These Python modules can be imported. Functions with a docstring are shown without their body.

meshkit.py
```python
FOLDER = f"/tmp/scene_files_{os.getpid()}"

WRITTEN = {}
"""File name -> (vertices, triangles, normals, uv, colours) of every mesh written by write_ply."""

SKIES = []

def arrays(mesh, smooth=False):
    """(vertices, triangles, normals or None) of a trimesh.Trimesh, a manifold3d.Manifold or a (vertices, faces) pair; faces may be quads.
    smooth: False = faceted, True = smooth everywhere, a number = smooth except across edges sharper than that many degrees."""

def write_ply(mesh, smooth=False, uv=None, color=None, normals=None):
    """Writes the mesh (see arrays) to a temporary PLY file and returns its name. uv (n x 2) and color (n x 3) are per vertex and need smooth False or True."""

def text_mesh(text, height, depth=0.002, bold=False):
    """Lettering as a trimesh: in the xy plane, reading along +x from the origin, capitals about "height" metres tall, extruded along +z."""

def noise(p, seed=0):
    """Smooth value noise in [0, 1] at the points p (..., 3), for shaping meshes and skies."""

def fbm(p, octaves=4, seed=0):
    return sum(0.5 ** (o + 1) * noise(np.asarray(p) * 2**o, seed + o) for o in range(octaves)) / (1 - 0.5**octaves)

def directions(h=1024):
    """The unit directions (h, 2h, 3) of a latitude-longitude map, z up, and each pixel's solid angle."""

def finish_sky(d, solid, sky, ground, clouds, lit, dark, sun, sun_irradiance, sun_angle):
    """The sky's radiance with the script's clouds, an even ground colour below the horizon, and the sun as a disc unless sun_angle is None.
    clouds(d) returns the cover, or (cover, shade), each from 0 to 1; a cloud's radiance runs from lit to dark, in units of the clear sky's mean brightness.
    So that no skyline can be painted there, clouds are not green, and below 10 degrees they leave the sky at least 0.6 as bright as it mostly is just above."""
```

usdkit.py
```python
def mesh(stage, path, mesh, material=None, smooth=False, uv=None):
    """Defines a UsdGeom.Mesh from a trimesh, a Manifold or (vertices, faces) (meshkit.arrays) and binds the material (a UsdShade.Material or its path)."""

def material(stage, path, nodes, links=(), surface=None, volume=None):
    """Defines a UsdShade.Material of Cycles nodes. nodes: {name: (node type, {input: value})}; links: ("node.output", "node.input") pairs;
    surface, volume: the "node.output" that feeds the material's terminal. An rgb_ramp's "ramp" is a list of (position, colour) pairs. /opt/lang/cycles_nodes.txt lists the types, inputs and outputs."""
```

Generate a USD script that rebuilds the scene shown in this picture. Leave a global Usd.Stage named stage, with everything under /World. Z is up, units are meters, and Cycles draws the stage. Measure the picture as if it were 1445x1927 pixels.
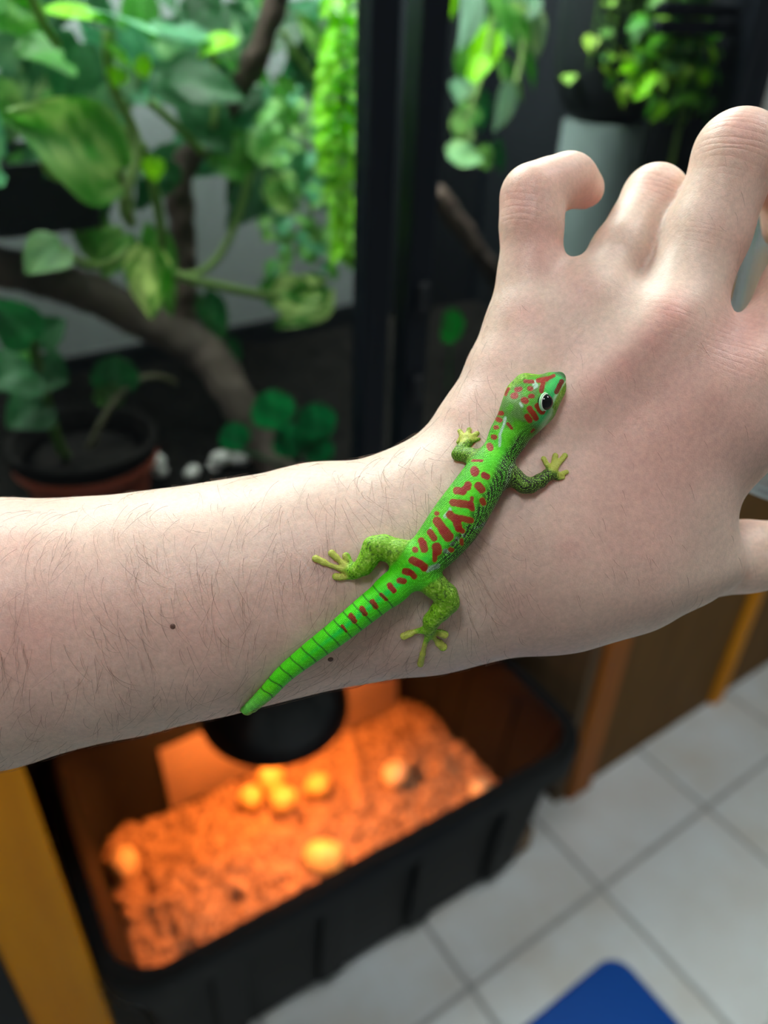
import math, random
import numpy as np, trimesh, manifold3d, usdkit, meshkit
from scipy import ndimage
from scipy.interpolate import PchipInterpolator
from shapely.geometry import Polygon, LineString, Point, box as sbox
from pxr import Usd, UsdGeom, UsdLux, UsdShade, Gf, Sdf, Vt

stage = Usd.Stage.CreateInMemory()
UsdGeom.SetStageUpAxis(stage, UsdGeom.Tokens.z)
UsdGeom.SetStageMetersPerUnit(stage, 1.0)
UsdGeom.Xform.Define(stage, '/World')
UsdGeom.Scope.Define(stage, '/World/Looks')

# ------------------------------------------------------------------ camera
# a hand-held phone 1.3 m above the floor, pitched 33.8 degrees down; f in pixels of the 1445 x 1927 frame
PW, PH, FPX, CAMH = 1445.0, 1927.0, 1447.0, 1.30
CX, CY = PW / 2, PH / 2
_d = np.array([634 - CX, 3123 - CY, FPX]); _d /= np.linalg.norm(_d)       # straight down, in (right, down, ahead)
_up = -_d
_h = np.array([0, 0, 1.0]) - _up * _up[2]; _h /= np.linalg.norm(_h)
_rt = np.cross(_d, _h)
_a = math.radians(35.57)                                                     # heading against the cabinet front
_X = math.cos(_a) * _rt + math.sin(_a) * _h
_Y = -math.sin(_a) * _rt + math.cos(_a) * _h
R = np.array([_X, _Y, _up])                                                # camera (right, down, ahead) -> world
CAM = np.array([0, 0, CAMH])
def to_world(p): return np.asarray(p, float) @ R.T + CAM
def ray(px, py): return R @ np.array([px - CX, py - CY, FPX]) / FPX
def on_z(px, py, z): r = ray(px, py); return CAM + r * (z - CAMH) / r[2]
def on_y(px, py, y): r = ray(px, py); return CAM + r * y / r[1]
def on_d(px, py, d): return CAM + ray(px, py) * d

cam = UsdGeom.Camera.Define(stage, '/World/camera')
m = np.eye(4); m[0, :3] = R[:, 0]; m[1, :3] = -R[:, 1]; m[2, :3] = -R[:, 2]; m[3, :3] = CAM
cam.AddTransformOp().Set(Gf.Matrix4d(*m.ravel().tolist()))
FL = 6.86
cam.CreateFocalLengthAttr(FL)
cam.CreateHorizontalApertureAttr(FL * PW / FPX)
cam.CreateVerticalApertureAttr(FL * PH / FPX)
cam.CreateFStopAttr(1.65)
cam.CreateFocusDistanceAttr(0.208)
cam.CreateClippingRangeAttr(Gf.Vec2f(0.03, 100))
cam.CreateExposureAttr(0.02)

# ------------------------------------------------------------------ sky seen by nothing but the gaps of the room: dim, even
dome = UsdLux.DomeLight.Define(stage, '/World/sky_light')
dome.CreateIntensityAttr(0.05); dome.CreateColorAttr(Gf.Vec3f(0.9, 0.95, 1.0))
LAMP_CEIL = 29.0        # radiance of the ceiling panels
LAMP_GROW = 68.0        # of the grow lights on top of the enclosures
LAMP_HEAT = 225.0       # of the heat bulb

# ------------------------------------------------------------------ helpers
counts = {}
def numbered(parent, name):
    k = (parent, name); n = counts.get(k, 0); counts[k] = n + 1
    return name if n == 0 else f'{name}_{n:03d}'
def tag(prim, label=None, cat=None, group=None, kind=None):
    for k, v in (('label', label), ('category', cat), ('group', group), ('kind', kind)):
        if v: prim.SetCustomDataByKey(k, v)
    return prim
def thing(name, label, cat, loc=(0, 0, 0), group=None, kind=None):
    x = UsdGeom.Xform.Define(stage, '/World/' + numbered('/World', name))
    x.AddTranslateOp().Set(Gf.Vec3d(*map(float, loc)))
    p = x.GetPrim(); p.SetCustomDataByKey('_', 0); p.ClearCustomDataByKey('_')
    LOC[str(p.GetPath())] = np.array(loc, float)
    return tag(p, label, cat, group, kind)
LOC = {}
def obj(name, mesh, mat, parent=None, smooth=False, tint=None, label=None, kind=None, cat=None, group=None):
    """One Mesh from world-space geometry under parent (a prim) or /World."""
    base = str(parent.GetPath()) if parent is not None else '/World'
    root = '/'.join(base.split('/')[:3])
    path = base + '/' + numbered(base, name)
    v, f = (np.asarray(mesh.vertices), np.asarray(mesh.faces)) if isinstance(mesh, trimesh.Trimesh) else mesh
    v = np.asarray(v, float) - LOC.get(root, 0)
    me = usdkit.mesh(stage, path, (v, f), mat, smooth=(True if tint is not None and smooth else smooth))
    if tint is not None:
        tint = np.asarray(tint, np.float32)
        if tint.ndim == 1: tint = np.tile(tint, (len(v), 1))
        UsdGeom.PrimvarsAPI(me).CreatePrimvar('tint', Sdf.ValueTypeNames.Color3fArray, 'vertex').Set(Vt.Vec3fArray.FromNumpy(tint))
    return tag(me.GetPrim(), label, cat, group, kind)
def cat_(ms): return trimesh.util.concatenate(ms)
def bx(x0, x1, y0, y1, z0, z1, bev=0.0):
    if bev <= 0:
        m = trimesh.creation.box([x1 - x0, y1 - y0, z1 - z0])
    else:
        e = np.array([x1 - x0, y1 - y0, z1 - z0]) / 2
        p = np.array([[sx * (e[0] - a * bev), sy * (e[1] - b * bev), sz * (e[2] - c * bev)] for sx in (-1, 1) for sy in (-1, 1) for sz in (-1, 1) for a, b, c in ((0, 1, 1), (1, 0, 1), (1, 1, 0))])
        m = trimesh.convex.convex_hull(p)
    m.apply_translation([(x0 + x1) / 2, (y0 + y1) / 2, (z0 + z1) / 2]); return m
def tube(pts, r, n=10, sub=4):
    """A swept round tube through pts (smoothed), r a number or one per point; closed ends."""
    pts = np.asarray(pts, float); r = np.broadcast_to(np.asarray(r, float), len(pts)).copy()
    if sub > 1 and len(pts) > 2:
        t = np.arange(len(pts)); tt = np.linspace(0, len(pts) - 1, (len(pts) - 1) * sub + 1)
        from scipy.interpolate import CubicSpline
        pts = CubicSpline(t, pts)(tt); r = np.interp(tt, t, r)
    d = np.gradient(pts, axis=0); d /= np.linalg.norm(d, axis=1, keepdims=True) + 1e-12
    u = np.cross(d[0], [0.31, 0.2, 0.93]); u /= np.linalg.norm(u); V = []
    ang = np.linspace(0, 2 * np.pi, n, endpoint=False)
    for i in range(len(pts)):
        u = u - d[i] * (u @ d[i]); u /= np.linalg.norm(u); w = np.cross(d[i], u)
        V.append(pts[i] + r[i] * (np.cos(ang)[:, None] * u + np.sin(ang)[:, None] * w))
    L = len(pts); V = np.vstack(V + [pts[:1], pts[-1:]]); F = []
    for i in range(L - 1):
        for k in range(n):
            a, b = i * n + k, i * n + (k + 1) % n
            F += [[a, b, b + n], [a, b + n, a + n]]
    for k in range(n):
        F += [[L * n, (k + 1) % n, k], [L * n + 1, (L - 1) * n + k, (L - 1) * n + (k + 1) % n]]
    return trimesh.Trimesh(V, F, process=False)
def lathe(prof, n=48, at=(0, 0, 0)):
    """Closed profile [(r, z)] turned about z."""
    prof = np.asarray(prof, float); a = np.linspace(0, 2 * np.pi, n, endpoint=False); P = len(prof)
    V = np.stack([np.outer(np.cos(a), prof[:, 0]), np.outer(np.sin(a), prof[:, 0]), np.tile(prof[:, 1], (n, 1))], -1).reshape(-1, 3) + at
    F = []
    for i in range(n):
        for k in range(P - 1):
            p, q = i * P + k, ((i + 1) % n) * P + k
            F += [[p, q, q + 1], [p, q + 1, p + 1]]
    m = trimesh.Trimesh(V, F, process=False); m.merge_vertices(); m.update_faces(m.nondegenerate_faces()); return m
def rrect(w, d, r, n=6):
    return Polygon(sbox(-w / 2 + r, -d / 2 + r, w / 2 - r, d / 2 - r).buffer(r, quad_segs=n))
def extr(poly, z0, z1):
    m = trimesh.creation.extrude_polygon(poly, z1 - z0, engine='earcut'); m.apply_translation([0, 0, z0]); return m
MATS = {}
def mat(name, nodes, links=(), surface='p.BSDF', volume=None):
    MATS[name] = usdkit.material(stage, '/World/Looks/' + name, nodes, links, surface=surface, volume=volume); return MATS[name]
def plain(name, color, rough=0.5, **k):
    return mat(name, {'p': ('principled_bsdf', {'base_color': color, 'roughness': rough, **k})})

def srgb(r, g, b):
    c = np.array([r, g, b]) / 255.0
    return np.where(c < 0.04045, c / 12.92, ((c + 0.055) / 1.055) ** 2.4)
def blob(px, py, x, y, r, soft=0.6):
    d = np.hypot(px - x, py - y); return np.clip(1 - d / r, 0, 1) ** soft
def seg(px, py, x0, y0, x1, y1):
    ax, ay = x1 - x0, y1 - y0; L = ax * ax + ay * ay + 1e-9
    t = np.clip(((px - x0) * ax + (py - y0) * ay) / L, 0, 1)
    return np.hypot(px - x0 - t * ax, py - y0 - t * ay)
def mixc(c, col, w): return c * (1 - w[:, None]) + np.asarray(col) * w[:, None]


# ------------------------------------------------------------------ implicit surfaces
class Field:
    """A signed-distance grid in (right, down, ahead) camera metres; blobs are blended in one after another."""
    def __init__(s, lo, hi, h):
        s.lo, s.h = np.array(lo, float), h
        s.n = np.ceil((np.array(hi) - lo) / h).astype(int) + 1
        s.F = np.full(s.n, 0.05, np.float32)
    def chain(s, pts, k=0.006, flat=1.0, fdir=(0, 0, 1), ki=0.0015, sub=False):
        """A chain of round cones [(centre, radius), ...] blended in as one with radius k (ki inside the chain); flat < 1 squeezes it along fdir; sub carves it out."""
        C, r = np.array([p[0] for p in pts], float), np.array([p[1] for p in pts], float); M = abs(k) + 3 * s.h
        i0 = np.clip(np.floor(((C - r[:, None]).min(0) - M - s.lo) / s.h).astype(int), 0, s.n)
        i1 = np.clip(np.ceil(((C + r[:, None]).max(0) + M - s.lo) / s.h).astype(int) + 1, 0, s.n)
        if (i1 <= i0).any(): return
        ax = [(s.lo[c] + np.arange(i0[c], i1[c]) * s.h).astype(np.float32) for c in range(3)]
        G = np.stack(np.meshgrid(*ax, indexing='ij'), -1); D = np.full(G.shape[:3], 0.05, np.float32)
        fd = np.asarray(fdir, np.float32); fd = fd / np.linalg.norm(fd)
        for a, b, ra, rb in zip(C[:-1], C[1:], r[:-1], r[1:]):
            m = max(ra, rb) + M
            j0 = np.clip(np.floor((np.minimum(a, b) - m - s.lo) / s.h).astype(int) - i0, 0, i1 - i0)
            j1 = np.clip(np.ceil((np.maximum(a, b) + m - s.lo) / s.h).astype(int) + 1 - i0, 0, i1 - i0)
            if (j1 <= j0).any(): continue
            jl = tuple(slice(j0[c], j1[c]) for c in range(3))
            P = G[jl] - a.astype(np.float32); ab = (b - a).astype(np.float32); L = max(float(ab @ ab), 1e-12)
            t = np.clip((P @ ab) / L, 0, 1); Q = P - t[..., None] * ab; q2 = (Q * Q).sum(-1)
            if flat != 1.0: q2 = q2 + (Q @ fd) ** 2 * (1 / flat ** 2 - 1)
            d = np.sqrt(np.maximum(q2, 0)) - (ra + (rb - ra) * t); A = D[jl]
            hh = np.maximum(ki - np.abs(A - d), 0) / ki; D[jl] = np.minimum(A, d) - hh * hh * ki * 0.25
        sl = tuple(slice(i0[c], i1[c]) for c in range(3)); A = s.F[sl]
        if sub: D = -D
        hh = np.maximum(k - np.abs(A - D), 0) / k; hh = hh * hh * k * 0.25
        s.F[sl] = np.maximum(A, D) + hh if sub else np.minimum(A, D) - hh
    def at(s, p):
        return ndimage.map_coordinates(s.F, ((np.asarray(p, float) - s.lo) / s.h).T, order=1, mode='nearest')
    def grad(s, p):
        p = np.asarray(p, float); e = s.h
        g = np.stack([s.at(p + np.eye(3)[c] * e) - s.at(p - np.eye(3)[c] * e) for c in range(3)], -1)
        return g / (np.linalg.norm(g, axis=-1, keepdims=True) + 1e-9)
    def depth(s, px, py, near=0.1, far=0.4):
        """How far ahead the surface lies under each pixel (nan where none)."""
        px, py = np.atleast_1d(px).astype(float), np.atleast_1d(py).astype(float)
        r = np.stack([(px - CX) / FPX, (py - CY) / FPX, np.ones_like(px)], -1)
        zs = np.arange(near, far, s.h * 0.5); out = np.full(len(px), np.nan)
        for i in range(len(px)):
            v = s.at(r[i] * zs[:, None]); j = np.nonzero(v < 0)[0]
            if len(j) and j[0] > 0:
                j = j[0]; out[i] = zs[j - 1] + (zs[j] - zs[j - 1]) * v[j - 1] / (v[j - 1] - v[j])
        return out
    def mesh(s):
        F = s.F; nx, ny, nz = F.shape; neg = F < 0
        c = np.zeros((nx - 1, ny - 1, nz - 1), np.uint8)
        cs = [(i, j, k) for i in (0, 1) for j in (0, 1) for k in (0, 1)]
        for i, j, k in cs: c += neg[i:nx - 1 + i, j:ny - 1 + j, k:nz - 1 + k]
        cell = np.argwhere((c > 0) & (c < 8)); idx = np.full(c.shape, -1, np.int32); idx[tuple(cell.T)] = np.arange(len(cell))
        acc, cnt = np.zeros((len(cell), 3)), np.zeros(len(cell))
        for q in cs:
            for d in range(3):
                if q[d]: continue
                e = list(q); e[d] = 1
                fa = F[tuple((cell + q).T)]; fb = F[tuple((cell + e).T)]; cr = (fa < 0) != (fb < 0)
                t = np.where(cr, fa / np.where(cr, fa - fb, 1), 0); pt = np.array(q, float) + np.zeros((len(cell), 3)); pt[:, d] += t
                acc[cr] += pt[cr]; cnt += cr
        V = s.lo + (cell + acc / cnt[:, None]) * s.h; faces = []
        for d in range(3):
            o1, o2 = (d + 1) % 3, (d + 2) % 3
            a = [slice(None)] * 3; b = [slice(None)] * 3; a[d] = slice(0, -1); b[d] = slice(1, None)
            A, B = neg[tuple(a)], neg[tuple(b)]
            e = np.argwhere(A != B); ok = (e[:, o1] > 0) & (e[:, o2] > 0) & (e[:, o1] < F.shape[o1] - 1) & (e[:, o2] < F.shape[o2] - 1); e = e[ok]
            fl = A[tuple(e.T)]
            def nb(x, y): q = e.copy(); q[:, o1] -= x; q[:, o2] -= y; return idx[tuple(q.T)]
            q = np.stack([nb(1, 1), nb(0, 1), nb(0, 0), nb(1, 0)], 1); q[~fl] = q[~fl][:, ::-1]
            faces += [q[:, [0, 1, 2]], q[:, [0, 2, 3]]]
        return V, np.vstack(faces)
def J(px, py, d): return np.array([(px - CX) * d / FPX, (py - CY) * d / FPX, d])
def JR(px, py, d, r): return (J(px, py, d), r * d / FPX)
def pix(p):
    """Camera-space points -> pixels."""
    return CX + FPX * p[:, 0] / p[:, 2], CY + FPX * p[:, 1] / p[:, 2]
# ------------------------------------------------------------------ materials of the room
def noisy(name, c1, c2, scale, rough=0.5, bump=0.0, bscale=None, detail=4.0, stretch=None, **k):
    """Two tones mixed by noise, with optional relief."""
    nodes = {'g': ('geometry', {}), 'm': ('mapping', {'scale': stretch or (1, 1, 1)}), 'n': ('noise_texture', {'scale': scale, 'detail': detail}),
             'r': ('rgb_ramp', {'ramp': [(0.32, c1), (0.68, c2)]}), 'p': ('principled_bsdf', {'roughness': rough, **k})}
    links = [('g.position', 'm.vector'), ('m.vector', 'n.vector'), ('n.fac', 'r.fac'), ('r.color', 'p.base_color')]
    if bump:
        nodes['n2'] = ('noise_texture', {'scale': bscale or scale * 4, 'detail': 3.0}); nodes['b'] = ('bump', {'strength': 0.6, 'distance': bump})
        links += [('m.vector', 'n2.vector'), ('n2.fac', 'b.height'), ('b.normal', 'p.normal')]
    return mat(name, nodes, links)
noisy('wall_paint', (0.58, 0.62, 0.62), (0.62, 0.66, 0.66), 3.0, 0.8)
noisy('ceiling_paint', (0.78, 0.78, 0.76), (0.80, 0.80, 0.78), 2.0, 0.9)
noisy('tile_glaze', (0.62, 0.61, 0.58), (0.70, 0.75, 0.78), 9.0, 0.32, 0.0004, 60.0, 5.0)
noisy('tile_glaze_light', (0.66, 0.66, 0.65), (0.72, 0.77, 0.80), 7.0, 0.32, 0.0004, 60.0, 5.0)
noisy('grout', (0.34, 0.35, 0.35), (0.42, 0.43, 0.43), 40.0, 0.9)
noisy('wood_orange', (0.60, 0.215, 0.002), (0.70, 0.275, 0.003), 6.0, 0.5, stretch=(6, 6, 0.7), specular_ior_level=0.15)
noisy('wood_red', (0.30, 0.085, 0.006), (0.38, 0.12, 0.010), 6.0, 0.5, stretch=(6, 6, 0.7), specular_ior_level=0.15)
noisy('wood_brown', (0.125, 0.060, 0.014), (0.165, 0.082, 0.020), 6.0, 0.6, stretch=(6, 6, 0.7), specular_ior_level=0.1)
noisy('wood_inside', (0.10, 0.060, 0.028), (0.14, 0.085, 0.038), 5.0, 0.7, stretch=(5, 5, 0.8))
plain('black_plastic', (0.009, 0.011, 0.014), 0.5, specular_ior_level=0.2)
plain('tub_plastic', (0.009, 0.011, 0.012), 0.55, specular_ior_level=0.12)
plain('black_metal', (0.004, 0.006, 0.010), 0.5, specular_ior_level=0.15)
plain('dome_black', (0.008, 0.010, 0.014), 0.28)
plain('dome_inside', (0.75, 0.75, 0.72), 0.35)
plain('blue_plastic', (0.001, 0.050, 0.27), 0.5, specular_ior_level=0.12)
plain('white_frame', (0.70, 0.70, 0.68), 0.5)
mat('lamp_panel', {'e': ('emission', {'color': (0.97, 1.0, 0.98), 'strength': LAMP_CEIL})}, surface='e.emission')
mat('grow_panel', {'e': ('emission', {'color': (0.90, 1.0, 0.92), 'strength': LAMP_GROW})}, surface='e.emission')
mat('heat_glow', {'e': ('emission', {'color': (1.0, 0.26, 0.050), 'strength': LAMP_HEAT})}, surface='e.emission')
mat('screen_mesh', {'t': ('transparent_bsdf', {}), 'd': ('diffuse_bsdf', {'color': (0.012, 0.014, 0.016)}), 'x': ('mix_closure', {'fac': 0.22})}, [('t.BSDF', 'x.closure1'), ('d.BSDF', 'x.closure2')], surface='x.closure')
mat('screen_back', {'t': ('transparent_bsdf', {}), 'd': ('diffuse_bsdf', {'color': (0.36, 0.40, 0.42)}), 'x': ('mix_closure', {'fac': 0.5})}, [('t.BSDF', 'x.closure1'), ('d.BSDF', 'x.closure2')], surface='x.closure')
noisy('terracotta', (0.30, 0.055, 0.022), (0.38, 0.075, 0.030), 14.0, 0.75)
noisy('soil', (0.002, 0.002, 0.002), (0.009, 0.008, 0.007), 60.0, 0.95, 0.004, 90.0, specular_ior_level=0.08)
noisy('bark', (0.045, 0.031, 0.024), (0.090, 0.066, 0.052), 22.0, 0.85, 0.004, 60.0, stretch=(1, 1, 0.4))
noisy('bark_dark', (0.040, 0.024, 0.018), (0.085, 0.052, 0.040), 22.0, 0.85, 0.003, 60.0, stretch=(1, 1, 0.4))
noisy('stone_white', (0.45, 0.45, 0.43), (0.70, 0.70, 0.68), 40.0, 0.6)
noisy('lit_wall_strip', (0.19, 0.14, 0.105), (0.25, 0.185, 0.14), 12.0, 0.7)
noisy('bedding', (0.11, 0.060, 0.032), (0.46, 0.31, 0.18), 75.0, 0.9, 0.004, 140.0)
noisy('lump_pale', (0.72, 0.55, 0.30), (0.85, 0.68, 0.40), 20.0, 0.35)
noisy('lump_yellow', (0.85, 0.62, 0.20), (0.95, 0.75, 0.28), 20.0, 0.25)
plain('pedestal_grey', (0.17, 0.22, 0.22), 0.7)
mat('clear_plastic', {'p': ('principled_bsdf', {'base_color': (0.92, 0.97, 1.0), 'roughness': 0.07, 'ior': 1.42, 'transmission_weight': 0.93})})
mat('leaf', {'a': ('attribute', {'attribute': 'tint'}), 'h': ('hsv', {'saturation': 1.15, 'value': 1.6}),
             'p': ('principled_bsdf', {'roughness': 0.45, 'specular_ior_level': 0.22}), 't': ('translucent_bsdf', {}), 'x': ('mix_closure', {'fac': 0.38})},
    [('a.color', 'p.base_color'), ('a.color', 'h.color'), ('h.color', 't.color'), ('p.BSDF', 'x.closure1'), ('t.BSDF', 'x.closure2')], surface='x.closure')

# ------------------------------------------------------------------ the room
X0, X1, Y0, Y1, ZC = -1.6, 2.7, -1.9, 1.14, 2.45
def struct(name, mesh, m, label, cat, parent=None):
    return obj(name, mesh, m, parent, label=label, cat=cat, kind='structure')
floor = tag(UsdGeom.Xform.Define(stage, '/World/floor').GetPrim(), 'pale stone-look tiled floor with grey joints, laid square to the cabinet', 'floor', kind='structure')
obj('grout', bx(X0, X1, Y0, Y1, -.06, -.003), MATS['grout'], floor)
for i in range(-3, 7):
    for j in range(-5, 3):
        x0, y0 = .784 + .3 * i, .388 + .3 * j; g = .0045
        a, b, c, e = max(x0 + g, X0), min(x0 + .3 - g, X1), max(y0 + g, Y0), min(y0 + .3 - g, Y1)
        if b - a > .02 and e - c > .02: obj('tile', bx(a, b, c, e, -.012, 0, .002), MATS['tile_glaze' if (i * 7 + j * 3) % 3 else 'tile_glaze_light'], floor)
struct('wall_back', bx(X0 - .1, X1 + .1, Y1, Y1 + .1, -.06, ZC + .1), MATS['wall_paint'], 'pale painted wall behind the enclosures', 'wall')
struct('wall_left', bx(X0 - .1, X0, Y0, Y1, -.06, ZC + .1), MATS['wall_paint'], 'pale painted wall at the left end of the room', 'wall')
struct('wall_right', bx(X1, X1 + .1, Y0, Y1, -.06, ZC + .1), MATS['wall_paint'], 'pale painted wall at the right end of the room', 'wall')
struct('wall_front', bx(X0 - .1, X1 + .1, Y0 - .1, Y0, -.06, ZC + .1), MATS['wall_paint'], 'pale painted wall facing the enclosures', 'wall')
struct('ceiling', bx(X0 - .1, X1 + .1, Y0 - .1, Y1 + .1, ZC, ZC + .1), MATS['ceiling_paint'], 'white painted ceiling over the room', 'ceiling')
for lx, ly in ((-.42, .04), (.95, .05)):
    t = thing('ceiling_lamp', 'flat square ceiling lamp over the arm' if lx < 0 else 'flat square ceiling lamp over the tiles to the right', 'lamp', (lx, ly, ZC))
    obj('housing', bx(lx - .19, lx + .19, ly - .19, ly + .19, ZC - .035, ZC, .006), MATS['white_frame'], t)
    obj('diffuser', bx(lx - .165, lx + .165, ly - .165, ly + .165, ZC - .040, ZC - .034), MATS['lamp_panel'], t)

# ------------------------------------------------------------------ the wooden cabinet under the enclosures
YC, YB, ZT = .545, 1.03, .845
cab = thing('cabinet', 'orange wooden cabinet with an open bay holding the black tub, carrying both enclosures', 'cabinet', (.4, .8, 0))
W = MATS
for x0, x1, m, lb in ((-.077, .0, 'wood_orange', 'bright orange front post'), (.862, .925, 'wood_red', 'reddish brown front post'), (1.318, 1.356, 'wood_orange', 'narrow orange front post'), (-.86, -.80, 'wood_orange', None)):
    obj('post', bx(x0, x1, YC, YC + .04, 0, ZT - .03, .003), W[m], cab, label=lb)
obj('top', bx(-.87, 1.85, YC - .012, YB, ZT - .03, ZT, .004), W['wood_orange'], cab)
obj('top_rail', bx(-.80, 1.83, YC + .004, YC + .03, ZT - .10, ZT - .03), W['wood_orange'], cab)
obj('side_panel', bx(.838, .862, YC + .012, YB, 0, ZT - .03), W['wood_inside'], cab, label='tan inner side of the open bay')
obj('side_panel', bx(-.077, -.055, YC + .04, YB, 0, ZT - .03), W['wood_inside'], cab)
obj('side_panel', bx(-.86, -.84, YC + .04, YB, 0, ZT - .03), W['wood_inside'], cab)
obj('side_panel', bx(1.83, 1.85, YC, YB, 0, ZT - .03), W['wood_brown'], cab)
obj('back_panel', bx(-.86, 1.85, YB - .014, YB, 0, ZT - .03), W['wood_inside'], cab)
obj('door', bx(.925, 1.318, YC + .012, YC + .032, 0.0, ZT - .10, .002), W['wood_brown'], cab, label='brown cabinet door')
obj('door', bx(1.356, 1.83, YC + .012, YC + .032, 0.0, ZT - .10, .002), W['wood_brown'], cab, label='brown cabinet door')
obj('door', bx(-.80, -.077, YC + .012, YC + .032, 0.0, ZT - .10, .002), W['black_plastic'], cab, label='black panel added in place of the shade in the open left bay')  # added black sheet, stands in for the shade inside the left bay

# ------------------------------------------------------------------ the black tub with bedding
TX, TY, TR = .392, .700, math.radians(-2.6)
def loft(levels, n=8, ring=False):
    """A solid skin through rounded rectangles (z, w, d, r)."""
    V, F, P = [], [], 0
    for z, w, d, r in levels:
        c = np.array(rrect(w, d, r, n).exterior.coords)[:-1]; s = int(np.argmin(np.abs(np.arctan2(c[:, 1], c[:, 0])))); c = np.roll(c, -s, 0); P = len(c)
        V.append(np.c_[c, np.full(P, z)])
    for i in range(len(levels) - 1):
        for k in range(P):
            a, b = i * P + k, i * P + (k + 1) % P; F += [[a, b, b + P], [a, b + P, a + P]]
    if ring: return trimesh.Trimesh(np.vstack(V), F, process=False)
    L = len(levels); V = np.vstack(V + [[[0, 0, levels[0][0]]], [[0, 0, levels[-1][0]]]])
    for k in range(P):
        F += [[L * P, (k + 1) % P, k], [L * P + 1, (L - 1) * P + k, (L - 1) * P + (k + 1) % P]]
    return trimesh.Trimesh(V, F, process=False)
def place(m, x=TX, y=TY, r=TR, z=0):
    m.apply_transform(trimesh.transformations.rotation_matrix(r, [0, 0, 1])); m.apply_translation([x, y, z]); return m
H_T = .33
tub = thing('storage_tub', 'large black plastic storage tub on the tiles, half inside the cabinet bay', 'tub', (TX, TY, 0))
obj('body', place(loft([(0.0, .655, .345, .05), (.012, .672, .362, .055), (.285, .728, .404, .06), (.300, .730, .406, .06), (.300, .715, .391, .055), (.02, .660, .350, .05)])), W['tub_plastic'], tub, smooth=35)
rim = loft([(.280, .735, .411, .06), (.280, .770, .446, .075), (.318, .776, .452, .078), (.330, .768, .444, .075), (.330, .728, .404, .06), (.318, .716, .392, .055), (.28, .712, .388, .055), (.280, .735, .411, .06)], ring=True)
obj('rim', place(rim), W['tub_plastic'], tub, smooth=35)
for u in (-.24, -.08, .08, .24):
    r_ = bx(-.022, .022, -.006, .006, .03, .285, .003); r_.apply_transform(trimesh.transformations.rotation_matrix(math.radians(4.3), [1, 0, 0])); r_.apply_translation([u, -.186, 0]); obj('rib', place(r_), W['tub_plastic'], tub)
for v in (-.06, .07):
    r_ = bx(-.005, .005, -.010, .010, .03, .29, .003); r_.apply_transform(trimesh.transformations.rotation_matrix(math.radians(5.5), [0, 1, 0])); r_.apply_translation([.328, v, 0]); obj('rib', place(r_), W['tub_plastic'], tub)
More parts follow.
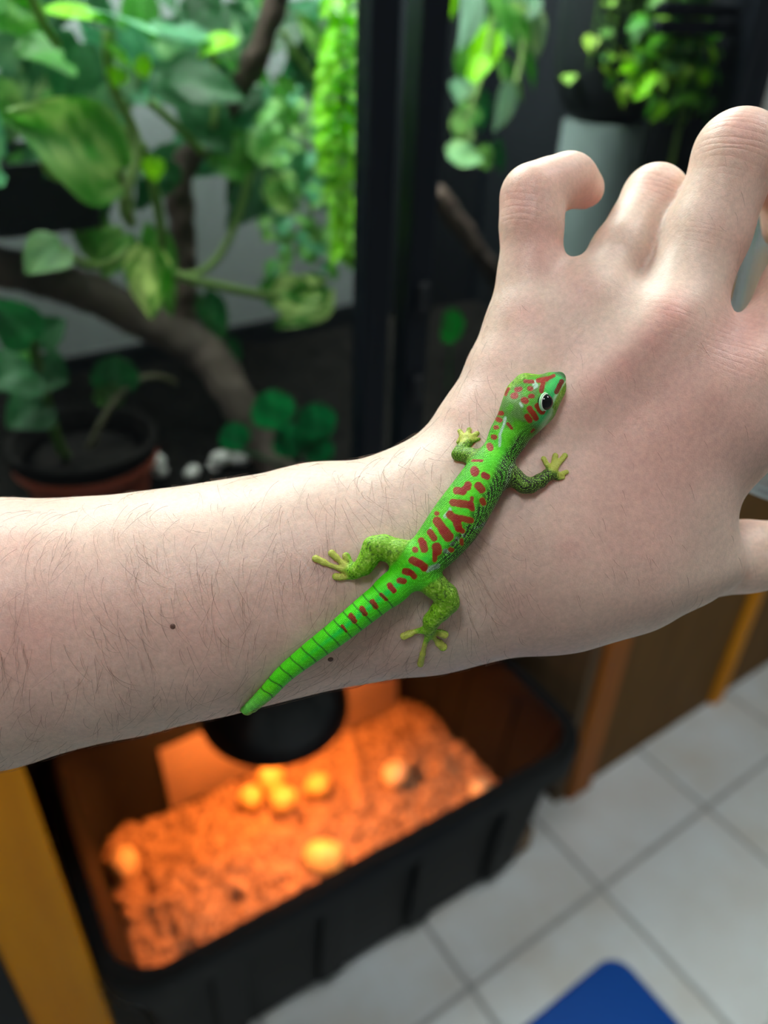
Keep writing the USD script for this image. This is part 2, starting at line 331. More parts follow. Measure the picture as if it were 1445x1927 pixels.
def bedding():
    nx, ny = 260, 140; x = np.linspace(-.335, .335, nx); y = np.linspace(-.178, .178, ny); Xg, Yg = np.meshgrid(x, y, indexing='ij'); p = np.stack([Xg, Yg, 0 * Xg], -1)
    z = .085 + .035 * (meshkit.fbm(p * 9, 2, 1) - .5) + .026 * (meshkit.fbm(p * 40, 3, 2) - .5) + .020 * (meshkit.fbm(p * 120, 2, 4) - .5)
    for px, py, hr, hd in ((440, 1684, .009, .05), (795, 1448, .016, .05), (265, 1660, .022, .03), (570, 1535, .009, .03), (300, 1745, .020, .02), (345, 1790, .016, .02), (870, 1440, .02, .02)):
        w_ = on_z(px, py, .085) - np.array([TX, TY, 0]); hx, hy = w_[0] * math.cos(TR) + w_[1] * math.sin(TR), -w_[0] * math.sin(TR) + w_[1] * math.cos(TR)
        z -= hd * np.exp(-((Xg - hx) ** 2 + (Yg - hy) ** 2) / hr ** 2)
    V = np.stack([Xg, Yg, z], -1).reshape(-1, 3); i = np.arange(nx * ny).reshape(nx, ny)
    a, b, c, d = i[:-1, :-1], i[1:, :-1], i[1:, 1:], i[:-1, 1:]
    F = np.vstack([np.stack([a, b, c], -1).reshape(-1, 3), np.stack([a, c, d], -1).reshape(-1, 3)])
    # closed below, so that it is a bed and not a sheet
    W2 = V.copy(); W2[:, 2] = .022; n = len(V); E = []
    for e in (i[:, 0], i[-1, :], i[::-1, -1], i[0, ::-1]):
        for p_, q_ in zip(e[:-1], e[1:]): E += [[p_, p_ + n, q_ + n], [p_, q_ + n, q_]]
    return place(trimesh.Trimesh(np.vstack([V, W2]), np.vstack([F, F[:, ::-1] + n, E]), process=False))
obj('bedding', bedding(), W['bedding'], smooth=True, label='crumbly bedding filling the bottom of the black tub, lit orange by the heat lamp', cat='bedding', kind='stuff')
cb = bx(-.205, .27, .1735, .1765, .09, .235); cb.apply_transform(trimesh.transformations.rotation_matrix(math.radians(-5), [1, 0, 0], [0, .175, .09]))
obj('lit_wall_strip', place(cb), W['lit_wall_strip'], label='tan strip added for the lamp-lit patch on the back wall inside the tub', cat='lit_wall_strip')  # added strip, its tan stands in for heat-lamp light on the tub wall
LUMPS = [(510, 1462, .112, .026, .024, 'lump_yellow', 'brightest yellow lump on the bedding, the farthest of the close three'), (472, 1500, .106, .022, .019, 'lump_yellow', 'small yellow lump on the bedding, left of the close three'),
         (532, 1502, .106, .026, .021, 'lump_yellow', 'yellow lump on the bedding, nearest of the close three'), (598, 1478, .108, .023, .021, 'lump_yellow', 'single yellow lump on the bedding just right of the close three'),
         (232, 1624, .112, .026, .024, 'lump_pale', 'pale round lump in the left corner of the tub'), (610, 1612, .100, .030, .026, 'lump_yellow', 'large flat yellow lump near the front edge of the bedding'),
         (745, 1455, .104, .026, .020, 'lump_pale', 'orange-lit lump beside a dark hole in the bedding'), (905, 1490, .100, .022, .016, 'lump_pale', 'pale oblong lump at the right end of the bedding')]
for i, (px, py, z, r, h, m_, lb) in enumerate(LUMPS):
    c = on_z(px, py, z); s = trimesh.creation.icosphere(3, 1.0); nn = meshkit.fbm(s.vertices * 1.3 + i * 7, 2, i)
    s.vertices *= (0.86 + .28 * nn)[:, None]; s.vertices *= [r * (1.15 if i in (5, 7) else 1), r * .92, h]
    s.apply_transform(trimesh.transformations.rotation_matrix(i * 1.1, [0, 0, 1])); s.apply_translation(c); obj('lump', s, W[m_], smooth=True, label=lb, cat='lump', group='lumps on the bedding')

# ------------------------------------------------------------------ heat lamp hanging over the tub
HX, HY, HZ = .352, .765, .368
lamp = thing('heat_lamp', 'black dome heat lamp hanging over the back of the tub, glowing orange below', 'lamp', (HX, HY, HZ))
DS = 1.13
pr = [(.100, 0), (.103, .004), (.100, .030), (.088, .070), (.062, .100), (.035, .115), (.030, .165), (.022, .170), (.0, .170)]
inn = [(.0, .150), (.026, .150), (.030, .110), (.058, .094), (.083, .066), (.095, .028), (.097, .001)]
obj('dome', lathe([(a * DS, b) for a, b in pr], 56, (HX, HY, HZ)), W['dome_black'], lamp, smooth=40)
obj('reflector', lathe([(a * DS, b) for a, b in inn + [(.100, 0)]], 56, (HX, HY, HZ)), W['dome_inside'], lamp, smooth=40)
bl = trimesh.creation.icosphere(3, .030); bl.vertices[:, 2] *= 1.25; bl.apply_translation([HX, HY, HZ + .050]); obj('bulb', bl, W['heat_glow'], lamp, smooth=True, label='glowing orange bulb')
obj('cord', tube([[HX, HY, HZ + .168], [HX + .005, HY + .01, HZ + .26], [HX, HY + .02, HZ + .36], [HX, HY + .02, ZT - .03]], .004), W['dome_black'], lamp, smooth=True)

# ------------------------------------------------------------------ blue lidded box at the bottom of the picture
bxp = thing('blue_box', 'royal blue box with rounded corners standing on the tiles in the foreground', 'box')
bz = .10; c0 = on_z(1160, 1806, bz); wB, dB = .42, .40
bc = np.array([c0[0] - wB / 2 + .012, c0[1] - dB / 2 + .012])
obj('lid', place(loft([(bz - .03, wB, dB, .035), (bz - .006, wB, dB, .035), (bz, wB - .010, dB - .010, .032)]), bc[0], bc[1], 0), W['blue_plastic'], bxp, smooth=35)
obj('body', place(loft([(0, wB - .05, dB - .05, .035), (bz - .03, wB - .02, dB - .02, .035)]), bc[0], bc[1], 0), W['blue_plastic'], bxp, smooth=35)
# ------------------------------------------------------------------ the double-doored screen enclosure on the cabinet
ZB, ZE, EX0, EX1, EY0, EY1 = .845, 1.78, -.068, .878, YC, 1.0
encl = thing('screen_enclosure', 'tall black framed screen enclosure with double doors, full of plants, standing on the cabinet', 'enclosure', (.397, .77, ZB))
def part(name, m, material, label=None, parent=None): return obj(name, m, W[material], parent or encl, label=label)
for x in (EX0, EX1 - .024):
    for y in (EY0 + .026, EY1 - .026): part('corner_post', bx(x, x + .024, y, y + .026, ZB, ZE, .002), 'black_metal')
for z0, z1 in ((ZB, ZB + .024), (ZE - .03, ZE)):
    for y in (EY0 + .030, EY1 - .02): part('rail', bx(EX0 + .024, EX1 - .024, y, y + .02, z0, z1), 'black_metal')
    for x in (EX0, EX1 - .02): part('side_rail', bx(x, x + .02, EY0 + .052, EY1 - .026, z0, z1), 'black_metal')
def door(x0, x1, label, hx_):
    frame = part('door', bx(x0 + .022, x1 - .022, EY0, EY0 + .018, ZB + .003, ZB + .030), 'black_metal', label)
    part('top_rail', bx(x0 + .022, x1 - .022, EY0, EY0 + .018, ZE - .032, ZE - .004), 'black_metal', None, frame)
    for x in (x0, x1 - .026): part('stile', bx(x, x + .026, EY0, EY0 + .024, ZB + .003, ZE - .004, .002), 'black_metal', None, frame)
    part('door_screen', bx(x0 + .022, x1 - .022, EY0 + .010, EY0 + .0106, ZB + .026, ZE - .03), 'screen_mesh', 'fine dark insect screen', frame)
    for z in (1.075, .985):
        part('catch', bx(hx_ - .006, hx_ + .006, EY0 - .006, EY0 - .0002, z - .014, z + .014, .002), 'black_plastic', None, frame)
door(EX0 + .002, .388, 'left screen door', .020)
door(.408, .849, 'right screen door', .421)
part('door_jamb', bx(.8495, EX1, EY0, EY0 + .0255, ZB + .003, ZE - .004, .002), 'black_metal')
part('back_screen', bx(EX0 + .024, .67, EY1 - .0106, EY1 - .010, .905, ZE - .03), 'screen_back', 'pale back screen')
part('back_board', bx(EX0 + .024, EX1 - .024, EY1 - .024, EY1 - .014, ZB + .006, .905), 'black_plastic', 'black lower back panel')
part('back_board', bx(.67, EX1 - .024, EY1 - .024, EY1 - .014, .9052, ZE - .03), 'black_plastic', 'black right back panel')
part('side_screen', bx(EX0 + .009, EX0 + .0096, EY0 + .052, EY1 - .026, ZB + .024, ZE - .03), 'screen_back')
part('side_board', bx(EX1 - .010, EX1 - .004, EY0 + .052, EY1 - .026, ZB + .024, ZE - .03), 'black_plastic', 'black right side panel')
part('base_tray', bx(EX0 + .002, EX1 - .002, EY0 + .028, EY1 - .002, ZB + .0005, ZB + .006), 'black_plastic')
for cx_, lb in ((.16, 'slim white grow light on top of the enclosure, over the left door'), (.64, 'slim white grow light on top of the enclosure, over the right door')):
    t = thing('grow_light', lb, 'lamp', (cx_, .77, ZE))
    obj('housing', bx(cx_ - .19, cx_ + .19, .66, .97, ZE + .0005, ZE + .035, .004), W['white_frame'], t)
    obj('tube', bx(cx_ - .17, cx_ + .17, .68, .95, ZE - .004, ZE + .0004), W['grow_panel'], t)
rng = np.random.default_rng(5)
def soil_bed(x0, x1, label):
    nx, ny = 180, 90; x = np.linspace(x0 + .012, x1 - .012, nx); y = np.linspace(YC + .032, .974, ny); Xg, Yg = np.meshgrid(x, y, indexing='ij'); p = np.stack([Xg, Yg, 0 * Xg], -1)
    z = ZB + .022 + .02 * meshkit.fbm(p * 14, 3, 6) + .006 * meshkit.fbm(p * 90, 2, 7); V = np.stack([Xg, Yg, z], -1).reshape(-1, 3); i = np.arange(nx * ny).reshape(nx, ny)
    a, b, c, d = i[:-1, :-1], i[1:, :-1], i[1:, 1:], i[:-1, 1:]; F = np.vstack([np.stack([a, b, c], -1).reshape(-1, 3), np.stack([a, c, d], -1).reshape(-1, 3)])
    obj('soil', (V, F), W['soil'], smooth=True, label=label, cat='soil', kind='stuff')
soil_bed(EX0, EX1 - .006, 'dark loose soil over the floor of the screen enclosure')

# ------------------------------------------------------------------ leaves and plants
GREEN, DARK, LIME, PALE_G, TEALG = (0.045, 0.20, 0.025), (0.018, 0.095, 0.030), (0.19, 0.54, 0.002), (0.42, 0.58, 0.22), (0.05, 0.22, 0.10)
def leaf_mesh(base, tip, w, nrm, shape='heart', fold=.25, droop=.15, nl=12, nw=4):
    base, tip = np.asarray(base, float), np.asarray(tip, float); e = tip - base; L = np.linalg.norm(e); e /= L
    n = np.asarray(nrm, float); n = n - e * (n @ e); n /= np.linalg.norm(n) + 1e-9; s = np.cross(e, n)
    u = np.linspace(0, 1, nl + 1)
    if shape == 'heart': prof = np.interp(u, [0, .04, .15, .30, .5, .7, .88, .96, 1], [.30, .62, .93, 1, .86, .60, .27, .10, 0])
    elif shape == 'round': prof = np.sqrt(np.clip(1 - (2 * u - 1) ** 2, 0, 1))
    else: prof = np.sin(np.pi * np.clip(u, 0, 1) ** .85) ** .8
    V, T = [], []
    for i, t in enumerate(u):
        back = -.10 * L * max(0, 1 - t / .15) if shape == 'heart' else 0
        for k in range(-nw, nw + 1):
            q = k / nw
            V.append(base + e * (L * t + back * abs(q)) + s * (w / 2 * prof[i] * q) + n * (fold * w / 2 * prof[i] * abs(q) - droop * L * t * t + .03 * w * math.sin(7 * t + 3 * q)))
            T.append((t, q))
    m = 2 * nw + 1; F = []
    for i in range(nl):
        for k in range(2 * nw):
            a = i * m + k; F += [[a, a + 1, a + m + 1], [a, a + m + 1, a + m]]
    return np.array(V), np.array(F), np.array(T)
def leaf(parent, base, tip, w, nrm, col=GREEN, var=0.0, shape='heart', seed=0, vcol=(.60, .76, .28), label=None, **k):
    V, F, T = leaf_mesh(base, tip, w, nrm, shape, **k)
    c = np.tile(np.array(col), (len(V), 1)); v = meshkit.fbm(np.stack([(T[:, 0] - .55 * np.abs(T[:, 1])) * 5.0, T[:, 1] * 1.6 + 9, np.full(len(T), seed * 3.7)], -1), 3, seed)
    c = c * (0.8 + .45 * v)[:, None]
    c = mixc(c, np.array(col) * 1.6 + .02, .7 * np.exp(-(T[:, 1] / .12) ** 2))
    if var: c = mixc(c, vcol, var * np.clip((v - .45) * 6, 0, 1))
    return obj('leaf', (V, F), W['leaf'], parent, smooth=True, tint=c, label=label)
def stem(parent, pts, r, col, name='stem'):
    t = tube(pts, r, 7, 4); return obj(name, t, W['leaf'], parent, smooth=True, tint=np.array(col))
VIEW = -(R[:, 2]); UPV = np.array([0, 0, 1.0])
def facing(a=.6, roll=0.0, seed=None):
    """A leaf normal between straight up and towards the room."""
    n = a * np.array([-.25, -1, .15]) + (1 - a) * UPV + roll * np.array([1, 0, 0]); return n / np.linalg.norm(n)
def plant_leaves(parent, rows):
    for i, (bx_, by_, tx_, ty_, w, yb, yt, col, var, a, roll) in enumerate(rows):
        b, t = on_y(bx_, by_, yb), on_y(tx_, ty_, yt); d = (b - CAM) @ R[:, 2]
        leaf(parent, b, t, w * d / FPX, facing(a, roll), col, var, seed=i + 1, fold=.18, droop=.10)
ST = (0.16, 0.26, 0.07)
pothos = thing('pothos', 'variegated pothos climbing behind the left door, its heart-shaped leaves cream and green', 'plant', on_y(300, 500, .75))
plant_leaves(pothos, [
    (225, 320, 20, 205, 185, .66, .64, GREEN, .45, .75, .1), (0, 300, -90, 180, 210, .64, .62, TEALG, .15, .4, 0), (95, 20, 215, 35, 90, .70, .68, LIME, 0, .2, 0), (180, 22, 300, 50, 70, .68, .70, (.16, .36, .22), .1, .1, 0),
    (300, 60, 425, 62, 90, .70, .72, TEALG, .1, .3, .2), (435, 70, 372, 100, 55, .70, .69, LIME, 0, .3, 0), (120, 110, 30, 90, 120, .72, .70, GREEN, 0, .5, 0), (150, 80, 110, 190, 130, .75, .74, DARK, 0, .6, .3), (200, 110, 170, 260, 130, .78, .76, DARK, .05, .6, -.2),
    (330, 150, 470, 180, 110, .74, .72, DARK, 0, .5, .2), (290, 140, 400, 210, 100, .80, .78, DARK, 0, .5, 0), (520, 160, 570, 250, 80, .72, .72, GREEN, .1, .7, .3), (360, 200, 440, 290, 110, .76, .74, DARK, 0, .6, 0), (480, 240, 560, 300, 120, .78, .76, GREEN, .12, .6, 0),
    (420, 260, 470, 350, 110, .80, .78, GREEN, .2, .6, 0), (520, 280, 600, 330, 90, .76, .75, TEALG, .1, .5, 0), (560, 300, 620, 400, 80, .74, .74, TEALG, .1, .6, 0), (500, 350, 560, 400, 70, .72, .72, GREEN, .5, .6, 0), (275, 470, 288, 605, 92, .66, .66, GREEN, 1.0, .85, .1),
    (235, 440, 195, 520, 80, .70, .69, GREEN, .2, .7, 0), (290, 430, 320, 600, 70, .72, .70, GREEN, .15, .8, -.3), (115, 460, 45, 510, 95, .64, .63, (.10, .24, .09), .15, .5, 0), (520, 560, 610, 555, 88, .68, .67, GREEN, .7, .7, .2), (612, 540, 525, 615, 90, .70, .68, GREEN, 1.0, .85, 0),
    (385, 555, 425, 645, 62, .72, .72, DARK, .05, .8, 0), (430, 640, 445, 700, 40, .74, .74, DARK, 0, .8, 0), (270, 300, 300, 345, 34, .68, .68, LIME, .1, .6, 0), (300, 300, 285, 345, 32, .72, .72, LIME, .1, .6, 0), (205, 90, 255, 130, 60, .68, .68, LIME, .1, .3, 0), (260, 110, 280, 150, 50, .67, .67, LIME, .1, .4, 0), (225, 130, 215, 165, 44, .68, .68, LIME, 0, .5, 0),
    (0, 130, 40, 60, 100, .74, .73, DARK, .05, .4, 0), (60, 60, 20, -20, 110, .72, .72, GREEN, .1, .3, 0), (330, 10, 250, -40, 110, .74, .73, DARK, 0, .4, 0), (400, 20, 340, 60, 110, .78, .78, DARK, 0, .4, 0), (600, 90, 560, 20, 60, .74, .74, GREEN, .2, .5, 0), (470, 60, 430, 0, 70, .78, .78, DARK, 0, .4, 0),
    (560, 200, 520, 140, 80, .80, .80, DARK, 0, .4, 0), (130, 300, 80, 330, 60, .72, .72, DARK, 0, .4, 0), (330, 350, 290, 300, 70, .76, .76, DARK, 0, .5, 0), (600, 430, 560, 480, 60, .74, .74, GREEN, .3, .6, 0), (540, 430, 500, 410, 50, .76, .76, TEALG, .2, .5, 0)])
rg = np.random.default_rng(21)
rows = []
for i in range(78):
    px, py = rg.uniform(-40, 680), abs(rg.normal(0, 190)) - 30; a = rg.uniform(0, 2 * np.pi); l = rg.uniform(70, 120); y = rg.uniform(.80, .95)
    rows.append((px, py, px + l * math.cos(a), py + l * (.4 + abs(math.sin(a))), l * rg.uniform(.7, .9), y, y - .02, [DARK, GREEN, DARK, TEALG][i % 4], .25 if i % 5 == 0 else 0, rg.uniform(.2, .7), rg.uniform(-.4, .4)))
for i in range(60):  # canopy leaves above the view, added to shade the plants below
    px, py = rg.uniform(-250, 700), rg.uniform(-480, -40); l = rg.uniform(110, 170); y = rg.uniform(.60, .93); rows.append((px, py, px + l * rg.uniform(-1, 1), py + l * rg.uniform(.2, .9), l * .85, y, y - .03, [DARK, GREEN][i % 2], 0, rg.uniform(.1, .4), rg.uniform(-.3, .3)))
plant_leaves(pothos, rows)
for P_, r in (([(55, -20, .68), (80, 40, .69), (108, 85, .70)], .0035), ([(205, 60, .70), (225, 190, .69), (258, 270, .68), (240, 350, .66), (248, 420, .66)], .0045), ([(222, 318, .66), (235, 370, .66), (250, 420, .66)], .003), ([(280, 190, .72), (330, 235, .72), (380, 285, .74)], .0038),
              ([(80, 300, .66), (110, 335, .66), (170, 320, .66)], .0028), ([(265, 270, .70), (295, 380, .70), (305, 470, .70)], .0045), ([(470, 330, .72), (440, 430, .72), (395, 500, .71), (330, 515, .70)], .0035), ([(112, 465, .64), (150, 492, .64), (190, 500, .65), (240, 470, .68)], .0035),
              ([(320, 515, .70), (420, 540, .69), (525, 560, .68)], .0042), ([(390, 60, .76), (405, 150, .76), (400, 240, .75)], .003), ([(530, 60, .74), (570, 120, .74), (590, 150, .74)], .003), ([(240, 200, .71), (243, 330, .71), (245, 400, .70)], .003)):
    stem(pothos, [on_y(x, y, d) for x, y, d in P_], r, ST)

trail = thing('trailing_plant', 'lime green trailing plant hanging as one bright column beside the double post', 'plant', on_y(640, 250, .62))
stem(trail, [on_y(648, -30, .63), on_y(640, 150, .62), on_y(642, 330, .61), on_y(660, 500, .61)], .002, (.2, .3, .05))
rg = np.random.default_rng(8)
for i in range(190):
    t = i / 189; py = -25 + 500 * t; sp = 25 + 11 * math.sin(5 * t) + (22 * max(0, t - .55)); px = 640 + (18 * max(0, t - .5)) + 6 * math.sin(9 * t); a = rg.uniform(0, 2 * np.pi); y = .61 + rg.uniform(-.02, .03)
    b = on_y(px + .35 * sp * math.cos(a), py, y); l = rg.uniform(20, 33); tp = on_y(px + sp * 1.45 * math.cos(a), py + l * (.55 + .5 * rg.random()), y - .018 * rg.random()); d = .8
    leaf(trail, b, tp, rg.uniform(15, 24) * d / FPX, facing(.35, rg.uniform(-.5, .5)), np.array(LIME) * (1.0 if t < .6 else .75) * rg.uniform(.75, 1.15), 0, 'oval', seed=i, nl=5, nw=2, fold=.3, droop=.2)
fern = thing('creeping_plant', 'small-leaved green creeper hanging below and left of the bright column', 'plant', on_y(600, 400, .70))
for k in range(3): stem(fern, [on_y(575 + 30 * k, 180, .70), on_y(580 + 35 * k, 330, .69), on_y(600 + 36 * k, 490, .68)], .0012, (.12, .2, .05))
for i in range(130):
    px, py = rg.uniform(500, 690), rg.uniform(150, 500); y = rg.uniform(.66, .78); a = rg.uniform(0, 2 * np.pi); l = rg.uniform(22, 36)
    leaf(fern, on_y(px, py, y), on_y(px + l * math.cos(a), py + l * (.4 + .6 * abs(math.sin(a))), y - .01), rg.uniform(16, 26) * .9 / FPX, facing(.5, rg.uniform(-.4, .4)), np.array([GREEN, (.10, .30, .06), TEALG, (.16, .36, .10)][i % 4]), .3 if i % 4 == 0 else 0, 'oval', seed=i, nl=5, nw=2)

def branch(pts, rad, m, label, name='branch'):
    P_ = np.array([on_y(x, y, d) for x, y, d in pts]); t = tube(P_, rad, 18, 12); nn = meshkit.fbm(t.vertices * 60, 3, 3)
    c = np.repeat(t.vertices[:, None], 1, 1)[:, 0]; t2 = trimesh.Trimesh(t.vertices, t.faces, process=False); t2.vertices = c + t2.vertex_normals * ((nn - .5) * .010)[:, None]
    return obj(name, t2, W[m], smooth=True, label=label, cat='branch')
branch([(-90, 490, .84), (60, 515, .83), (190, 560, .82), (300, 615, .79), (385, 665, .75), (440, 745, .70), (500, 850, .65), (530, 905, .63)], [.020, .020, .021, .022, .0225, .0195, .018, .018], 'bark', 'thick grey-brown branch sloping low across the left half of the enclosure')
branch([(352, 640, .775), (345, 540, .79), (342, 430, .80), (338, 330, .80), (385, 265, .80), (440, 190, .78), (490, 90, .76), (530, -40, .75)], [.015, .014, .014, .013, .012, .011, .011, .011], 'bark_dark', 'slim dark branch standing upright, then leaning right to the top behind the left door')
branch([(820, 360, .78), (870, 430, .77), (930, 520, .76), (990, 640, .76)], .012, 'bark_dark', 'brown branch low behind the right door beside the little finger')
lx0, lx1 = on_y(-60, 380, .76)[0], on_y(218, 380, .76)[0]; zA, zB_ = on_y(100, 305, .76)[2], on_y(100, 445, .76)[2]
ledge = thing('feeding_ledge', 'black plastic ledge fixed high at the left side, under the big variegated leaf', 'ledge', ((lx0 + lx1) / 2, .82, zB_))
obj('shelf', place(loft([(zB_, lx1 - lx0 - .02, .10, .02), (zA - .012, lx1 - lx0, .12, .025), (zA, lx1 - lx0, .12, .025), (zA, lx1 - lx0 - .012, .108, .02), (zB_ + .012, lx1 - lx0 - .03, .09, .018)]), (lx0 + lx1) / 2, .82, 0), W['black_plastic'], ledge, smooth=35)
obj('bracket', bx((lx0 + lx1) / 2 - .03, (lx0 + lx1) / 2 + .03, .872, .988, zA - .03, zA - .015, .002), W['black_plastic'], ledge)

# potted plant in the lower left corner
pc = on_y(155, 822, .665); pr_ = .066; zf = ZB + .030
pot = thing('terracotta_pot', 'terracotta pot half hidden behind the forearm in the lower left of the enclosure', 'pot', (pc[0], .665, zf))
zr = pc[2]
obj('pot', lathe([(0, zf), (pr_ * .70, zf), (pr_ * .90, zr - .022), (pr_ * .98, zr - .022), (pr_ * .98, zr - .014), (pr_ * .86, zr - .014), (pr_ * .84, zr - .022), (pr_ * .62, zf + .01), (0, zf + .01)], 48, (pc[0], .665, 0)), W['terracotta'], pot, smooth=35)
obj('rim', lathe([(pr_ * .98, zr - .014), (pr_, zr - .012), (pr_, zr), (pr_ * .92, zr), (pr_ * .835, zr - .016), (pr_ * .825, zr - .024), (pr_ * .90, zr - .015), (pr_ * .98, zr - .014)], 48, (pc[0], .665, 0)), W['soil'], pot, smooth=35, label='dark rim of the pot')  # rim drawn in the same dark tone as the soil
obj('potting_soil', lathe([(0, zr - .014), (pr_ * .5, zr - .016), (pr_ * .87, zr - .019), (0, zr - .03)], 32, (pc[0], .665, 0)), W['soil'], pot, smooth=True)
pp = thing('potted_plant', 'young green plant with a pale stem growing in the terracotta pot', 'plant', (pc[0], .665, zr))
stem(pp, [on_y(125, 860, .66), on_y(100, 800, .655), on_y(75, 700, .65), on_y(55, 620, .65)], .0045, (.10, .18, .05))
stem(pp, [on_y(165, 850, .67), on_y(205, 770, .67), on_y(260, 715, .68), on_y(330, 720, .69)], .003, (.12, .12, .07))
plant_leaves(pp, [(60, 640, -20, 560, 95, .64, .63, DARK, 0, .6, 0), (65, 640, 125, 600, 70, .65, .65, DARK, 0, .7, 0), (70, 690, 130, 720, 90, .65, .64, DARK, 0, .7, .2), (60, 700, -30, 720, 120, .64, .62, DARK, 0, .5, 0), (70, 660, 20, 640, 80, .66, .66, GREEN, 0, .5, 0), (85, 760, 10, 800, 100, .65, .64, DARK, 0, .5, 0)])
for (x, y, r) in ((217, 708, 34), (205, 745, 22)):
    b = on_y(x, y + r, .68); leaf(pp, b, on_y(x, y - r, .675), 2 * r * .9 / FPX, facing(.8), DARK if r > 30 else (.06, .14, .04), 0, 'round', seed=3)
rp = thing('round_leaf_plant', 'low plant with dark round leaves beside the foot of the thick branch', 'plant', on_y(560, 860, .62))
for i, (x, y, r) in enumerate(((511, 772, 37), (592, 797, 37), (545, 830, 33), (440, 822, 26), (600, 850, 26))):
    b = on_y(x + 4, y + r, .62); leaf(rp, b, on_y(x, y - r, .615), 2 * r * .87 / FPX, facing(.85), (.010, .115, .035) if i else (.014, .16, .045), 0, 'round', seed=i, fold=.06, droop=.05)
    stem(rp, [b, on_y((x + 570) / 2 + 8, (y + r + 890) / 2, .622), on_y(570, 905, .625)], .0018, (.03, .12, .05))
rg = np.random.default_rng(14)
for i in range(14):
    px, py = rg.uniform(240, 500), rg.uniform(845, 885); y = .665 + .02 * rg.random(); c = on_y(px, py, y); s = trimesh.creation.icosphere(2, rg.uniform(.006, .011)); s.vertices *= [1, .9, .75]; s.vertices *= (.9 + .25 * meshkit.noise(s.vertices * 150 + i, i))[:, None]; c[2] = max(c[2] - .01, ZB + .034); s.apply_translation(c)
    obj('stone', s, W['stone_white'], smooth=True, label='small pale stone on the dark soil between the pot and the round-leaved plant', cat='stone', group='pale stones on the soil of the enclosure')

# ------------------------------------------------------------------ right enclosure
p2 = thing('pothos', 'glossy green pothos hanging close behind the right half of the double post', 'plant', on_y(920, 150, .80))
plant_leaves(p2, [(895, -20, 870, 95, 75, .72, .70, (.30, .48, .36), 0, .4, .5), (920, -10, 985, 95, 70, .74, .72, GREEN, .1, .4, 0), (960, 10, 1005, 90, 60, .75, .74, GREEN, .3, .5, 0), (930, 60, 880, 160, 60, .76, .75, LIME, 0, .4, .2), (915, 110, 875, 165, 40, .72, .72, LIME, 0, .3, 0),
    (870, 150, 862, 195, 50, .68, .68, (.25, .45, .30), .2, .4, 0), (960, 160, 935, 250, 55, .75, .74, (.28, .46, .32), .2, .5, .4), (990, 100, 1010, 170, 40, .78, .78, GREEN, 0, .5, 0), (900, 180, 910, 250, 60, .80, .80, DARK, 0, .5, 0), (860, 210, 870, 270, 50, .70, .70, (.12, .28, .10), .4, .6, 0),
    (845, 290, 915, 295, 60, .68, .67, (.16, .40, .18), .3, .5, 0), (880, 240, 855, 290, 40, .70, .70, (.2, .35, .12), .2, .6, 0), (1000, -10, 940, 50, 80, .80, .80, DARK, 0, .4, 0), (840, -20, 850, 40, 60, .78, .78, LIME, 0, .4, 0), (900, 30, 930, 130, 70, .80, .78, GREEN, .2, .5, .2), (870, 90, 900, 190, 60, .78, .77, GREEN, .1, .5, -.2), (940, 120, 990, 190, 60, .80, .79, GREEN, .3, .5, 0), (1000, 20, 1015, 110, 60, .79, .78, (.25, .42, .2), .5, .5, 0), (890, 200, 860, 250, 50, .76, .75, GREEN, .2, .6, 0), (900, 280, 925, 320, 50, .78, .77, GREEN, .3, .6, 0), (970, 30, 930, 90, 70, .82, .82, DARK, 0, .5, 0), (930, 270, 950, 330, 50, .82, .82, DARK, 0, .5, 0)])
for P_ in ([(930, -30, .76), (915, 100, .75), (880, 230, .71), (870, 290, .69)], [(985, -30, .78), (985, 80, .78), (965, 170, .76)]): stem(p2, [on_y(x, y, d) for x, y, d in P_], .0028, ST)
hx, hy = .772, .672; hz = on_y(1140, 243, hy - .03)[2]
hp = thing('hanging_pot', 'dark round-bottomed pot of small green leaves, above the ring finger', 'pot', (hx, hy, hz))
obj('bowl', lathe([(0, hz), (.030, hz + .003), (.050, hz + .015), (.063, hz + .040), (.068, hz + .075), (.070, hz + .165), (.064, hz + .165), (.062, hz + .078), (.05, hz + .03), (0, hz + .012)], 48, (hx, hy, 0)), W['black_plastic'], hp, smooth=35)
obj('potting_soil', lathe([(0, hz + .150), (.063, hz + .145), (0, hz + .13)], 32, (hx, hy, 0)), W['soil'], hp, smooth=True)
ped = thing('pedestal', 'pale grey cylindrical stand under the dark pot behind the right door', 'stand', (hx, hy, ZB))
obj('column', lathe([(0, ZB + .035), (.048, ZB + .035), (.048, hz + .002), (.044, hz + .004), (0, hz - .002)], 48, (hx, hy, 0)), W['pedestal_grey'], ped, smooth=35)
mp = thing('small_leaved_plant', 'small-leaved plant spilling yellow green over the front of the dark pot', 'plant', (hx, hy, hz + .15))
rg = np.random.default_rng(31)
for k in range(12):
    a = -2.05 + .13 * (k - 5.5); c_, s_ = math.cos(a), math.sin(a); stem(mp, [[hx + .05 * c_, hy + .05 * s_, hz + .15], [hx + .076 * c_, hy + .076 * s_, hz + .172], [hx + .080 * c_, hy + .080 * s_, hz + .12 - .02 * (k % 3)], [hx + .078 * c_, hy + .078 * s_, hz + .06 + .02 * (k % 4)]], .0012, (.10, .2, .05))
